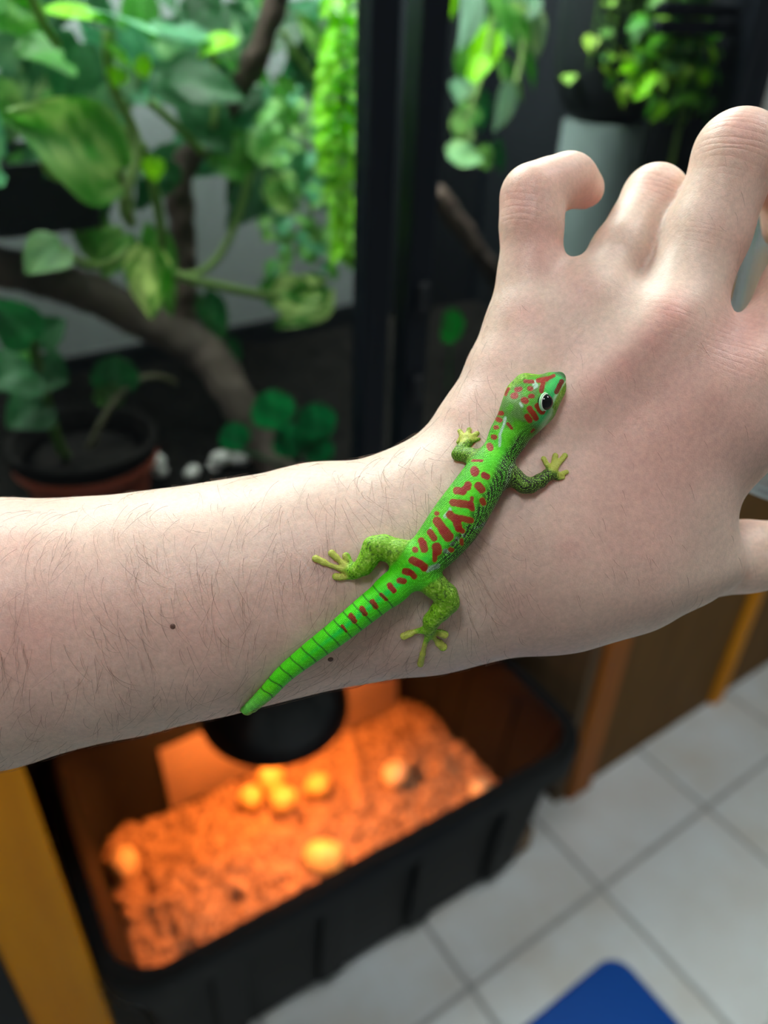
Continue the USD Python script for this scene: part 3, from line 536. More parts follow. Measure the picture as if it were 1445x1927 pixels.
for i in range(290):
    a = rg.normal(-2.05, .42); rr = .075 + rg.uniform(-.010, .018); zz = hz + rg.uniform(.035, .185) + .02 * math.cos(a + 1.3); b = np.array([hx + rr * math.cos(a) * .8, hy + rr * math.sin(a), zz])
    l = rg.uniform(.014, .024); tp = b + l * np.array([rg.uniform(-.7, .7), -.6, rg.uniform(-.9, .3)])
    leaf(mp, b, tp, rg.uniform(.011, .018), facing(.4, rg.uniform(-.5, .5)), np.array([(.16, .34, .03), (.10, .26, .05), (.24, .42, .04), (.06, .18, .05)][i % 4]), 0, 'oval', seed=i, nl=4, nw=1)
bp = thing('bushy_plant', 'bright green leafy plant in the top right corner, right of the dark pot', 'plant', on_y(1320, 130, .56))
stem(bp, [np.array([.815, .60, 1.10]), np.array([.812, .60, 1.2]), np.array([.81, .60, 1.33])], .003, ST)
for i in range(130):
    px, py = 1290 + rg.normal(0, 45), rg.uniform(-30, 205); y = rg.uniform(.575, .635); a = rg.uniform(0, 2 * np.pi); l = rg.uniform(28, 55)
    b = on_y(px, py, y); b[0] = min(b[0], .846); tp = on_y(px + l * math.cos(a), py + l * (.2 + .8 * abs(math.sin(a))), y); tp[0] = min(tp[0], .85)
    leaf(bp, b, tp, rg.uniform(18, 32) * .9 / FPX, facing(.35, rg.uniform(-.4, .4)), np.array([LIME, (.10, .36, .02), GREEN, (.05, .22, .03)][i % 4]), .2 if i % 7 == 0 else 0, 'oval', seed=i, nl=5, nw=2)
fp = thing('seedling', 'tiny green leaf standing low behind the right door near the post', 'plant', on_y(850, 640, .70))
leaf(fp, on_y(848, 645, .70), on_y(852, 585, .69), 50 * .95 / FPX, facing(.7), (.02, .16, .03), 0, 'round', seed=2); stem(fp, [on_y(848, 645, .70), on_y(846, 690, .70), [on_y(846, 700, .70)[0], .70, ZB + .03]], .0018, (.03, .12, .04))
rack = thing('rack', 'black rack of two level bars across the top right of the enclosure', 'rack', (.76, YC + .03, 1.28))
for z in (on_y(1300, 18, .575)[2], on_y(1300, 52, .575)[2]): obj('bar', bx(.71, .850, .570, .582, z - .006, z + .006, .002), W['black_metal'], rack)

# ------------------------------------------------------------------ clear cup in the hand
cc = to_world(J(1568, 655, .312))
cup = thing('plastic_cup', 'clear plastic cup held under the fingers at the right edge of the picture', 'cup', cc)
R1, hC = .046, .110; z0, z1 = cc[2] - hC / 2, cc[2] + hC / 2
prof = [(0, z0), (R1 * .80, z0), (R1 * .84, z0 + .004), (R1 * .88, z0 + .020), (R1 * .90, z0 + .022), (R1 * .90, z0 + .026), (R1 * .89, z0 + .028), (R1 * .97, z1 - .010), (R1 * 1.0, z1 - .010), (R1 * 1.05, z1 - .004), (R1 * 1.05, z1), (R1 * .96, z1), (R1 * .94, z1 - .012), (R1 * .86, z0 + .028), (R1 * .86, z0 + .020), (R1 * .81, z0 + .006), (0, z0 + .003)]
obj('cup', lathe(prof, 64, (cc[0], cc[1], 0)), W['clear_plastic'], cup, smooth=35)
# ------------------------------------------------------------------ the arm: forearm, hand and fingers, one continuous surface
def build_arm():
    def JR(px, py, d, r):                 # the hand is bent back at the wrist, its knuckles lie a little deeper
        s_ = (px - 950) * .64 - (py - 980) * .77; d = d + .000026 * min(max(s_, 0), 700); return (J(px, py, d), r * d / FPX)
    A = Field((-0.425, -0.135, 0.160), (0.192, 0.095, 0.310), 0.0010)
    d = 0.232
    # forearm: ulnar edge (top in the picture), radial edge, and the belly between them
    A.chain([JR(-1350, 1190, .262, 170), JR(-900, 1130, .252, 185), JR(-400, 1112, .240, 178), JR(0, 1107, d, 156), JR(300, 1087, d, 150), JR(600, 1020, d, 141), JR(770, 984, d, 122), JR(900, 936, d, 112)], .010, ki=.004)
    A.chain([JR(-1350, 1330, .262, 180), JR(-900, 1320, .252, 190), JR(-400, 1312, .241, 180), JR(0, 1271, d, 157), JR(250, 1214, d, 147), JR(520, 1160, d, 129), JR(800, 1128, d, 122), JR(1000, 1098, d, 122), JR(1130, 1062, d - .001, 116)], .016, ki=.004)
    A.chain([JR(-1350, 1260, .262, 190), JR(-700, 1220, .248, 200), JR(0, 1190, d - .002, 178), JR(400, 1140, d - .001, 158), JR(820, 1060, d, 138), JR(1050, 980, d - .001, 128)], .020, ki=.006)
    # head of the ulna, a low bump at the wrist
    A.chain([JR(790, 956, .2265, 90), JR(812, 950, .2265, 90)], .012)
    # metacarpals
    w = .226
    A.chain([JR(880, 905, .230, 108), JR(908, 806, w, 84), JR(950, 700, w - .001, 68), JR(994, 606, w - .002, 52)], .012, ki=.004)
    A.chain([JR(930, 960, .228, 110), JR(1010, 770, w - .003, 84), JR(1100, 572, w - .006, 64)], .014, ki=.004)
    A.chain([JR(980, 1010, .228, 112), JR(1130, 790, w - .005, 90), JR(1268, 598, w - .009, 78)], .014, ki=.004)
    A.chain([JR(1040, 1040, .228, 112), JR(1240, 860, w - .005, 92), JR(1440, 690, w - .010, 84)], .014, ki=.004)
    A.chain([JR(1090, 1040, .230, 110), JR(1270, 950, .226, 98), JR(1365, 845, .222, 74), JR(1440, 760, .219, 72)], .014, ki=.004)
    A.chain([JR(1150, 900, .229, 110), JR(1300, 760, .222, 96)], .012)
    # ball of the thumb and the thumb, which runs on behind it to the right
    A.chain([JR(1080, 1082, .231, 120), JR(1200, 1074, .230, 100), JR(1286, 1062, .229, 80), JR(1342, 1058, .228, 58)], .012, ki=.004)
    A.chain([JR(1290, 1055, .238, 78), JR(1400, 1047, .240, 66), JR(1520, 1040, .242, 64), JR(1650, 985, .243, 62), JR(1730, 930, .245, 52)], .0035, ki=.003)
    # little finger: up, then hooked to the right
    A.chain([JR(985, 618, .224, 60), JR(999, 520, .222, 60), JR(1000, 420, .219, 57), JR(1002, 372, .218, 57)], .004, ki=.003)
    A.chain([JR(1000, 368, .218, 56), JR(1034, 352, .220, 50), JR(1066, 340, .222, 45), JR(1078, 338, .223, 45)], .003, ki=.003)
    A.chain([JR(1068, 338, .2225, 43), JR(1093, 351, .228, 36), JR(1103, 356, .230, 33)], .003, ki=.003)
    # ring finger: up and away, then folded down out of sight
    A.chain([JR(1104, 572, .2205, 60), JR(1168, 472, .2245, 54), JR(1232, 372, .2300, 58)], .004, ki=.003)
    A.chain([JR(1232, 372, .2300, 58), JR(1262, 400, .2480, 54), JR(1280, 470, .2620, 50)], .003, ki=.004)
    # middle finger, highest, its last joints folded behind
    A.chain([JR(1268, 598, .2190, 79), JR(1330, 440, .2140, 76), JR(1385, 300, .2090, 75), JR(1388, 290, .2090, 76)], .003, ki=.003)
    A.chain([JR(1388, 290, .2090, 76), JR(1440, 290, .2280, 58), JR(1480, 330, .2380, 54), JR(1492, 420, .2410, 54)], .003, ki=.004)
    # forefinger, leaving the picture to the right
    A.chain([JR(1440, 690, .2190, 80), JR(1508, 540, .2130, 70), JR(1590, 380, .2090, 72)], .006, ki=.003)
    A.chain([JR(1590, 380, .2090, 72), JR(1640, 400, .2220, 66), JR(1670, 470, .2380, 60), JR(1672, 540, .2440, 54)], .003, ki=.004)
    # knuckles
    for px, py, dd, r in ((1268, 592, .2155, 60), (1098, 565, .2190, 52), (990, 604, .2220, 48), (1440, 680, .2140, 66)):
        A.chain([JR(px, py, dd, r), JR(px + 6, py - 8, dd, r)], .010)
    # the back of the hand between the knuckles
    A.chain([JR(1000, 650, .2245, 50), JR(1110, 645, .2215, 60), JR(1270, 690, .2185, 70), JR(1410, 760, .2185, 70)], .014, ki=.004)
    A.chain([JR(1030, 720, .2250, 60), JR(1180, 730, .2215, 70), JR(1330, 790, .2190, 74)], .014, ki=.004)
    # extensor tendons of the middle and ring finger, faint
    A.chain([JR(1045, 800, .2115, 14), JR(1150, 700, .2085, 18), JR(1250, 606, .2055, 20)], .012)
    A.chain([JR(1190, 850, .2115, 12), JR(1330, 740, .2070, 14), JR(1420, 690, .2050, 18)], .010)
    A.F = ndimage.gaussian_filter(A.F, 1.0)
    return A
ARM = build_arm()
# ------------------------------------------------------------------ the gecko lying on the wrist
_cache = {}
def skin(px, py):
    """Depth of the arm's surface at a pixel."""
    k = (px, py)
    if k not in _cache: _cache[k] = float(ARM.depth(px, py)[0])
    return _cache[k]
def G(px, py, r, lift=0.85, d=None):
    """A joint of the gecko: radius r pixels, resting on the skin (lift: how much of the radius stands clear)."""
    d0 = skin(px, py) if d is None else d
    d1 = d0 - r * lift * d0 / FPX
    return JR(px, py, d1, r)
GECKO_AXIS = [(1055, 708), (1036, 722), (1012, 742), (985, 778), (960, 818), (942, 850), (917, 893), (890, 937), (862, 980), (824, 1030), (797, 1056), (768, 1084), (740, 1107), (694, 1143), (633, 1193), (585, 1229), (533, 1270), (505, 1300), (480, 1322), (462, 1335), (452, 1330)]
def build_gecko():
    g = Field((-0.0440, -0.0395, 0.184), (0.0530, 0.0590, 0.232), 0.00022)
    fl = dict(flat=0.72, fdir=(0.1, -0.45, -1))
    head = [G(1053, 710, 11, 1.9), G(1036, 724, 22, 1.3), G(1012, 744, 34, 1.0), G(984, 776, 41, .85), G(960, 815, 32, .85)]
    g.chain(head, .002, ki=.002, flat=.84, fdir=(0.1, -0.45, -1))
    rows = [(960, 815, 32, .85), (942, 848, 31, .8), (917, 891, 40, .62), (888, 936, 44, .60), (860, 978, 47, .58), (822, 1026, 42, .62), (795, 1054, 36, .7), (768, 1081, 30, .75), (740, 1106, 27.5, .8), (694, 1143, 25.5, .8), (633, 1192, 22.5, .8), (585, 1228, 19.8, .8), (533, 1270, 16.3, .8), (505, 1300, 14.8, .8), (481, 1322, 12.8, .8), (464, 1334, 11, .8), (456, 1330, 9.5, .8)]
    dd = [skin(x, y) for x, y, _, _ in rows[:12]] + [.2093, .2122, .2160, .2200, .2235]
    q = np.array([(x, y, r, l, d_) for (x, y, r, l), d_ in zip(rows, dd)]); tq = np.r_[0, np.cumsum(np.hypot(*np.diff(q[:, :2], axis=0).T))]
    q = PchipInterpolator(tq, q)(np.linspace(0, tq[-1], 70)); tr = np.linspace(0, tq[-1], 70)
    nb_ = int(np.searchsorted(tr, tq[8]))
    g.chain([G(x, y, r, l, d_) for x, y, r, l, d_ in q[:nb_ + 1]], .003, ki=.0008, **fl)
    g.chain([G(x, y, r, l, d_) for x, y, r, l, d_ in q[nb_:]], .002, ki=.0006, flat=.9, fdir=(0.1, -0.45, -1))
    # jaw, brow above each eye
    g.chain([G(1046, 738, 12, 1.0), G(1020, 774, 18, .8), G(994, 800, 15, .7)], .004)
    g.chain([G(1022, 748, 17, 2.6), G(1018, 762, 15, 2.4)], .004)
    g.chain([G(985, 722, 17, 2.3), G(972, 735, 17, 2.0)], .004)
    k = .0016
    def limb(pts, k=.0022): g.chain([G(x, y, r, l) for x, y, r, l in pts], k, ki=.0012)
    limb([(945, 895, 22, 1.0), (965, 897, 17, 1.0), (985, 912, 15, .95), (998, 914, 13, .9), (1016, 905, 12, .8), (1032, 893, 10, .75), (1037, 888, 8, .75)])
    limb([(905, 872, 20, .9), (885, 858, 14, .9), (862, 855, 11, .85), (868, 846, 10, .8), (876, 836, 9, .75), (878, 832, 8, .7)])
    limb([(790, 1060, 26, .9), (752, 1042, 26, .95), (722, 1030, 23, .95), (703, 1030, 20, .95), (694, 1050, 18, .9), (684, 1066, 16, .85), (668, 1076, 12, .75), (660, 1076, 9, .7)])
    limb([(795, 1085, 24, .9), (818, 1102, 23, .95), (838, 1120, 22, .95), (843, 1134, 20, .95), (828, 1150, 18, .9), (812, 1168, 15, .85), (808, 1182, 11, .75), (806, 1189, 8.5, .7)])
    def toe(pts, rp, rn=4.2):
        """A toe: a thin shank, then the flat pad."""
        (x0, y0), (x1, y1), (x2, y2) = pts
        g.chain([G(x0, y0, 7, .7), G(x1, y1, rn, .7)], .0007, ki=.0005)
        mx, my = x1 + .45 * (x2 - x1), y1 + .45 * (y2 - y1)
        g.chain([G(x1, y1, rn, .7), G(mx, my, rp * .82, .55), G(x2, y2, rp, .45)], .0005, ki=.0006, flat=.60, fdir=(0.05, -0.45, -1))
    for pts, rp in ((((1036, 886), (1030, 876), (1023, 863)), 5.6), (((1039, 882), (1042, 870), (1045, 857)), 5.8), (((1043, 882), (1053, 870), (1063, 857)), 5.8), (((1044, 892), (1054, 893), (1066, 888)), 5.2), (((1040, 896), (1050, 900), (1060, 899)), 4),
                    (((872, 830), (868, 824), (862, 832)), 4.5), (((874, 824), (869, 818), (865, 811)), 5.2), (((879, 822), (881, 815), (883, 808)), 5.2), (((884, 825), (891, 820), (898, 815)), 5), (((886, 830), (893, 828), (901, 826)), 4),
                    (((657, 1076), (622, 1064), (594, 1051)), 7.5), (((656, 1070), (640, 1056), (624, 1041)), 7.5), (((662, 1064), (657, 1055), (651, 1046)), 7.5), (((662, 1084), (648, 1087), (632, 1085)), 7.5),
                    (((796, 1186), (782, 1188), (760, 1197)), 8), (((806, 1196), (799, 1214), (791, 1250)), 6.5), (((812, 1194), (820, 1204), (833, 1217)), 9), (((814, 1188), (822, 1189), (836, 1194)), 8.5)):
        toe(pts, rp)
    g.F = ndimage.gaussian_filter(g.F, 0.7)
    return g
GEO = build_gecko()
# ------------------------------------------------------------------ materials of skin and gecko
mat('skin', {'a': ('attribute', {'attribute': 'tint'}),
             'g': ('geometry', {}),
             'n1': ('noise_texture', {'scale': 55.0, 'detail': 5.0, 'roughness': 0.6}),
             'r1': ('map_range', {'from_min': 0.3, 'from_max': 0.7, 'to_min': 0.90, 'to_max': 1.08}),
             'n2': ('noise_texture', {'scale': 700.0, 'detail': 3.0, 'roughness': 0.6}),
             'r2': ('map_range', {'from_min': 0.3, 'from_max': 0.7, 'to_min': 0.88, 'to_max': 1.06}),
             'mm': ('math', {'math_type': 'multiply'}),
             'vm': ('vector_math', {'vector_math_type': 'scale', 'math_type': 'scale'}),
             'c': ('combine_xyz', {}), 'mx': ('mix_color', {'blend_type': 'multiply', 'fac': 1.0}),
             'v': ('voronoi_texture', {'scale': 2100.0, 'feature': 'f1', 'randomness': 1.0}),
             'n3': ('noise_texture', {'scale': 2600.0, 'detail': 2.0}),
             'ad': ('math', {'math_type': 'add'}),
             'wp': ('attribute', {'attribute': 'wrinkle_place'}), 'wf': ('attribute', {'attribute': 'wrinkle'}), 'ww': ('wave_texture', {'wave_type': 'bands', 'bands_direction': 'x', 'scale': 0.16, 'distortion': 9.0, 'detail': 3.0, 'detail_scale': 1.2}),
             'wpow': ('math', {'math_type': 'power', 'value2': 0.35}), 'wm': ('math', {'math_type': 'multiply'}), 'b2': ('bump', {'strength': 0.35, 'distance': 0.0005}),
             'b': ('bump', {'strength': 0.28, 'distance': 0.00016}),
             'p': ('principled_bsdf', {'roughness': 0.46, 'specular_ior_level': 0.42, 'subsurface_weight': 0.35, 'subsurface_scale': 0.0022, 'subsurface_radius': (1.0, 0.42, 0.25)})},
    [('g.position', 'n1.vector'), ('g.position', 'n2.vector'), ('g.position', 'v.vector'), ('g.position', 'n3.vector'),
     ('n1.fac', 'r1.value'), ('n2.fac', 'r2.value'), ('r1.result', 'mm.value1'), ('r2.result', 'mm.value2'),
     ('mm.value', 'c.x'), ('mm.value', 'c.y'), ('mm.value', 'c.z'), ('a.color', 'mx.a'), ('c.vector', 'mx.b'), ('mx.result', 'p.base_color'),
     ('v.distance', 'ad.value1'), ('n3.fac', 'ad.value2'), ('ad.value', 'b.height'), ('wp.vector', 'ww.vector'), ('ww.fac', 'wpow.value1'), ('wpow.value', 'wm.value1'), ('wf.fac', 'wm.value2'), ('wm.value', 'b2.height'), ('b2.normal', 'b.normal'), ('b.normal', 'p.normal')])
plain('hair_brown', (0.13, 0.080, 0.058), 0.6)
plain('mole_brown', (0.10, 0.040, 0.028), 0.55)
mat('gecko_scales', {'a': ('attribute', {'attribute': 'tint'}), 's': ('attribute', {'attribute': 'scale_place'}), 'f': ('attribute', {'attribute': 'scale_gap'}),
                     'v': ('voronoi_texture', {'scale': 2.35, 'randomness': 0.32}),
                     'gap': ('map_range', {'from_min': 0.24, 'from_max': 0.50, 'to_min': 0.0, 'to_max': 1.0, 'clamp': True}),
                     'gm': ('math', {'math_type': 'multiply'}),
                     'bead': ('map_range', {'from_min': 0.0, 'from_max': 0.36, 'to_min': 1.0, 'to_max': 0.0, 'clamp': True}),
                     'bm': ('math', {'math_type': 'multiply', 'value2': 0.55}),
                     'mb': ('mix_color', {'blend_type': 'mix', 'b': (0.62, 0.88, 0.42)}),
                     'bf': ('math', {'math_type': 'multiply'}),
                     'mx': ('mix_color', {'blend_type': 'mix', 'b': (0.020, 0.022, 0.012)}),
                     'inv': ('math', {'math_type': 'multiply', 'value2': -1.0}),
                     'b': ('bump', {'strength': 0.9, 'distance': 0.00014}),
                     'p': ('principled_bsdf', {'roughness': 0.45, 'specular_ior_level': 0.28, 'subsurface_weight': 0.05, 'subsurface_scale': 0.0006, 'subsurface_radius': (0.5, 1.0, 0.3)})},
    [('s.vector', 'v.vector'), ('v.distance', 'gap.value'), ('gap.result', 'gm.value1'), ('f.fac', 'gm.value2'), ('gm.value', 'mx.fac'),
     ('v.distance', 'bead.value'), ('bead.result', 'bf.value1'), ('f.fac', 'bf.value2'), ('bf.value', 'bm.value1'), ('bm.value', 'mb.fac'), ('a.color', 'mb.a'), ('mb.result', 'mx.a'),
     ('mx.result', 'p.base_color'), ('v.distance', 'inv.value1'), ('inv.value', 'b.height'), ('b.normal', 'p.normal')])
plain('eye_black', (0.004, 0.004, 0.006), 0.04, specular_ior_level=0.4)
plain('eye_rim', (0.42, 0.82, 0.45), 0.35)
plain('eye_rim_pale', (0.75, 0.85, 0.70), 0.35)

# ------------------------------------------------------------------ the person's arm
person = thing('person', 'person reaching in from the left, bare hairy forearm and hooked fingers, gecko on wrist', 'person')
AV, AF = ARM.mesh()
apx, apy = pix(AV)
skin_base, flush = np.array([0.662, 0.490, 0.408]), np.array([0.615, 0.300, 0.265])
tint = np.tile(skin_base, (len(AV), 1))
nz = meshkit.fbm(AV * 28, 3, 5); tint = mixc(tint, flush, np.clip((nz - 0.48) * 1.2, 0, 0.30))
for x, y, r, w in ((1262, 585, 60, .85), (1225, 640, 50, .75), (1175, 685, 45, .65), (1120, 725, 45, .5), (1065, 770, 45, .35), (1090, 545, 60, .5), (985, 585, 50, .5), (975, 385, 60, .55), (1390, 640, 75, .55), (1330, 690, 90, .30), (1330, 760, 240, .55), (1420, 620, 120, .5), (1020, 450, 90, .45),
                   (1390, 235, 60, .55), (1110, 375, 50, .7), (1235, 345, 50, .35), (1075, 1035, 40, .35), (60, 1170, 260, .55), (350, 1180, 260, .45), (650, 1120, 230, .45), (900, 1000, 200, .35), (1120, 860, 240, .40), (1050, 1150, 160, .25), (1200, 1040, 180, .3), (1010, 480, 80, .30), (1350, 430, 80, .22), (1300, 900, 180, .16)):
    tint = mixc(tint, flush, w * blob(apx, apy, x, y, r, 1.0))
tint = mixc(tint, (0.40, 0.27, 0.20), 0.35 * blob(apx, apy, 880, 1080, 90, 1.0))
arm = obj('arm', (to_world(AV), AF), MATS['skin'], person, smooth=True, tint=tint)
wr = np.zeros(len(AV))
for x, y, r, w in ((1385, 262, 85, 1.0), (1240, 340, 60, .6), (1400, 640, 95, .7), (980, 392, 60, .5), (1275, 585, 70, .55), (1330, 450, 60, .35)): wr = np.maximum(wr, w * blob(apx, apy, x, y, r, .8))
u_ = (AV @ np.array([.33, -.94, 0])) * 1000; v_ = (AV @ np.array([.94, .33, 0])) * 1000
pa = UsdGeom.PrimvarsAPI(UsdGeom.Mesh(arm))
pa.CreatePrimvar('wrinkle', Sdf.ValueTypeNames.FloatArray, 'vertex').Set(Vt.FloatArray.FromNumpy(wr.astype(np.float32)))
pa.CreatePrimvar('wrinkle_place', Sdf.ValueTypeNames.Float3Array, 'vertex').Set(Vt.Vec3fArray.FromNumpy(np.stack([u_ * 1.0, v_ * .25, AV[:, 2] * 250], -1).astype(np.float32)))
def skin_point(px, py): return J(px, py, skin(px, py))
for x, y, r in ((325, 1179, 5.0), (622, 1241, 5.5)):
    c = skin_point(x, y); nrm = ARM.grad(c[None])[0]
    mo = trimesh.creation.icosphere(3, r * .143e-3); mo.vertices[:, 2] *= .35
    mo.apply_transform(trimesh.geometry.align_vectors([0, 0, 1], nrm)); mo.apply_translation(c)
    obj('mole', (to_world(mo.vertices), mo.faces), MATS['mole_brown'], person, smooth=True)

def arm_hair():
    rng = np.random.default_rng(11)
    N = 30000
    tri = AV[AF]; cr = np.cross(tri[:, 1] - tri[:, 0], tri[:, 2] - tri[:, 0]); ar = np.linalg.norm(cr, axis=1)
    fi = rng.choice(len(AF), N, p=ar / ar.sum()); w = rng.dirichlet([1, 1, 1], N)
    P = (tri[fi] * w[..., None]).sum(1); n = ARM.grad(P); x, y = pix(P)
    dens = np.where(x < 820, .42, np.where(x < 1000, .30, .09)) * (x > -900)
    dens = np.where((x > 930) & (y < 640), .03, dens); dens = np.where((x > 900) & (y < 560), 0, dens); dens = np.where(x > 1330, .02, dens)
    dens = np.where(n[:, 2] > .25, dens * .25, dens)
    dens = dens * (.25 + .75 * np.abs(n[:, 2]))
    dens += .45 * np.exp(-((x - 870) ** 2 + (y - 1090) ** 2) / 90 ** 2) + .10 * np.exp(-((x - 640) ** 2 + (y - 980) ** 2) / 180 ** 2) + .12 * np.exp(-((x - 560) ** 2 + (y - 1210) ** 2) / 120 ** 2)
    k = rng.random(N) < dens * (.35 + 1.3 * meshkit.noise(P * 70, 3)); P, n, x, y = P[k], n[k], x[k], y[k]; N = len(P)
    ang = np.radians(-8 + 15 * rng.standard_normal(N)) + np.where(x > 560, -.25, 0) * np.clip((y - 1000) / 150, 0, 1) + 1.1 * (meshkit.noise(P * 30, 9) - .5)
    ang = np.where(x > 860, ang * .6 + .35, ang); ang = np.where((x < 640) & (y > 1250), ang - .45, ang)
    dirs = np.stack([np.sin(ang), np.cos(ang), np.zeros(N)], -1)
    L = .0072 * np.exp(.38 * rng.standard_normal(N)) * np.where(x > 950, .45, 1.0) * np.where(dens[k] > .4, 1.15, 1)
    L = np.minimum(L, .013)
    bend = rng.normal(-.25, .40, N); pts = [P.copy()]; p = P.copy()
    for s in range(1, 6):
        t = s / 5; d = dirs + .0; a = bend * t; d = np.stack([d[:, 0] * np.cos(a) - d[:, 1] * np.sin(a), d[:, 0] * np.sin(a) + d[:, 1] * np.cos(a), d[:, 2]], -1)
        nn = ARM.grad(p); d = d - nn * (d * nn).sum(1, keepdims=True); d /= np.linalg.norm(d, axis=1, keepdims=True) + 1e-9
        p = p + d * (L / 5)[:, None]; q = p - nn * (ARM.at(p) - (.00018 + .0011 * t * (1.3 - t)))[:, None]; p = q; pts.append(q)
    C = np.stack(pts, 1)
    c = UsdGeom.BasisCurves.Define(stage, str(person.GetPath()) + '/arm_hair')
    c.CreateTypeAttr('linear'); c.CreateCurveVertexCountsAttr(Vt.IntArray.FromNumpy(np.full(N, 6, np.int32)))
    c.CreatePointsAttr(Vt.Vec3fArray.FromNumpy(to_world(C.reshape(-1, 3)).astype(np.float32)))
    wd = np.tile(np.array([.058, .058, .054, .046, .034, .016]) * 1e-3, N) * np.repeat(rng.uniform(.6, 1.15, N), 6)
    c.CreateWidthsAttr(Vt.FloatArray.FromNumpy(wd.astype(np.float32))); c.SetWidthsInterpolation('vertex')
    UsdShade.MaterialBindingAPI.Apply(c.GetPrim()).Bind(MATS['hair_brown'])
    tag(c.GetPrim(), 'fine dark brown arm hair', kind='stuff'); return N
arm_hair()

# ------------------------------------------------------------------ the gecko
def zoom(ox, oy, s, rows): return [((a / s + ox), (b / s + oy), (c / s + ox), (d / s + oy), r / s) for a, b, c, d, r in rows]
RED = zoom(730, 850, 5.352, [(870, 182, 872, 214, 32), (965, 232, 1000, 252, 24), (805, 335, 800, 355, 32), (690, 392, 755, 402, 31), (740, 402, 800, 350, 24), (910, 345, 942, 378, 33), (950, 490, 962, 520, 24),
    (655, 512, 830, 535, 32), (828, 530, 848, 572, 24), (845, 468, 845, 490, 16), (625, 635, 690, 690, 34), (690, 662, 835, 692, 26), (690, 690, 712, 770, 34), (712, 770, 752, 800, 22), (495, 698, 560, 790, 37), (565, 800, 608, 855, 44),
    (425, 815, 462, 870, 28), (335, 895, 350, 915, 28), (352, 930, 365, 980, 33), (268, 985, 275, 988, 24), (490, 962, 497, 1000, 40), (470, 1020, 470, 1092, 20), (248, 1095, 300, 1118, 33), (318, 1128, 365, 1160, 33), (355, 1175, 365, 1185, 20),
    (172, 1205, 215, 1214, 28), (228, 1220, 264, 1256, 25), (118, 1298, 160, 1305, 25), (20, 1365, 65, 1400, 18), (488, 620, 495, 622, 18), (870, 92, 945, 90, 10), (630, 985, 640, 990, 22), (740, 890, 745, 930, 16)])
RED += zoom(560, 980, 4.25, [(735, 515, 768, 560, 17), (668, 590, 708, 630, 11), (598, 648, 625, 688, 18), (512, 700, 540, 745, 18), (425, 760, 456, 802, 18), (355, 840, 385, 880, 9)])
RED += zoom(840, 680, 5.56, [(825, 208, 900, 214, 15), (960, 200, 1050, 185, 20), (1050, 185, 1125, 150, 14), (1010, 225, 992, 310, 20), (870, 285, 885, 290, 20), (735, 296, 768, 290, 20), (700, 360, 720, 358, 26), (880, 365, 898, 365, 20),
    (812, 405, 828, 415, 27), (960, 470, 1000, 525, 30), (870, 495, 935, 592, 24), (845, 575, 872, 615, 24), (545, 540, 580, 545, 18), (535, 605, 560, 615, 20), (515, 690, 525, 690, 20), (490, 790, 505, 792, 22), (452, 885, 460, 905, 28),
    (650, 285, 620, 350, 12), (285, 1150, 305, 1150, 33), (395, 1195, 412, 1198, 26), (910, 715, 890, 735, 10), (270, 1040, 360, 1035, 10), (640, 650, 680, 700, 12)])
LORE = zoom(840, 680, 5.56, [(1205, 210, 1150, 320, 24)])
PALE = zoom(840, 680, 5.56, [(615, 590, 604, 650, 15), (600, 660, 562, 760, 13), (560, 760, 556, 885, 15), (920, 235, 935, 255, 26), (900, 210, 930, 205, 10), (990, 240, 1000, 245, 12), (870, 285, 920, 280, 10), (770, 440, 790, 470, 14)])
PALE += zoom(730, 850, 5.352, [(580, 650, 605, 620, 22), (625, 575, 628, 600, 14), (955, 735, 975, 725, 18), (870, 775, 940, 745, 9), (760, 840, 770, 845, 18), (690, 875, 700, 885, 17), (640, 935, 660, 920, 16), (580, 1000, 600, 1010, 24), (400, 1190, 500, 1150, 26), (430, 770, 425, 790, 12), (870, 560, 870, 575, 10), (960, 545, 965, 550, 10)])
RING = [(720, 1122), (700, 1137), (680, 1151), (662, 1166), (643.5, 1182), (623, 1198), (601, 1214), (581, 1232), (561, 1252), (540, 1267), (519, 1286), (501, 1302)]
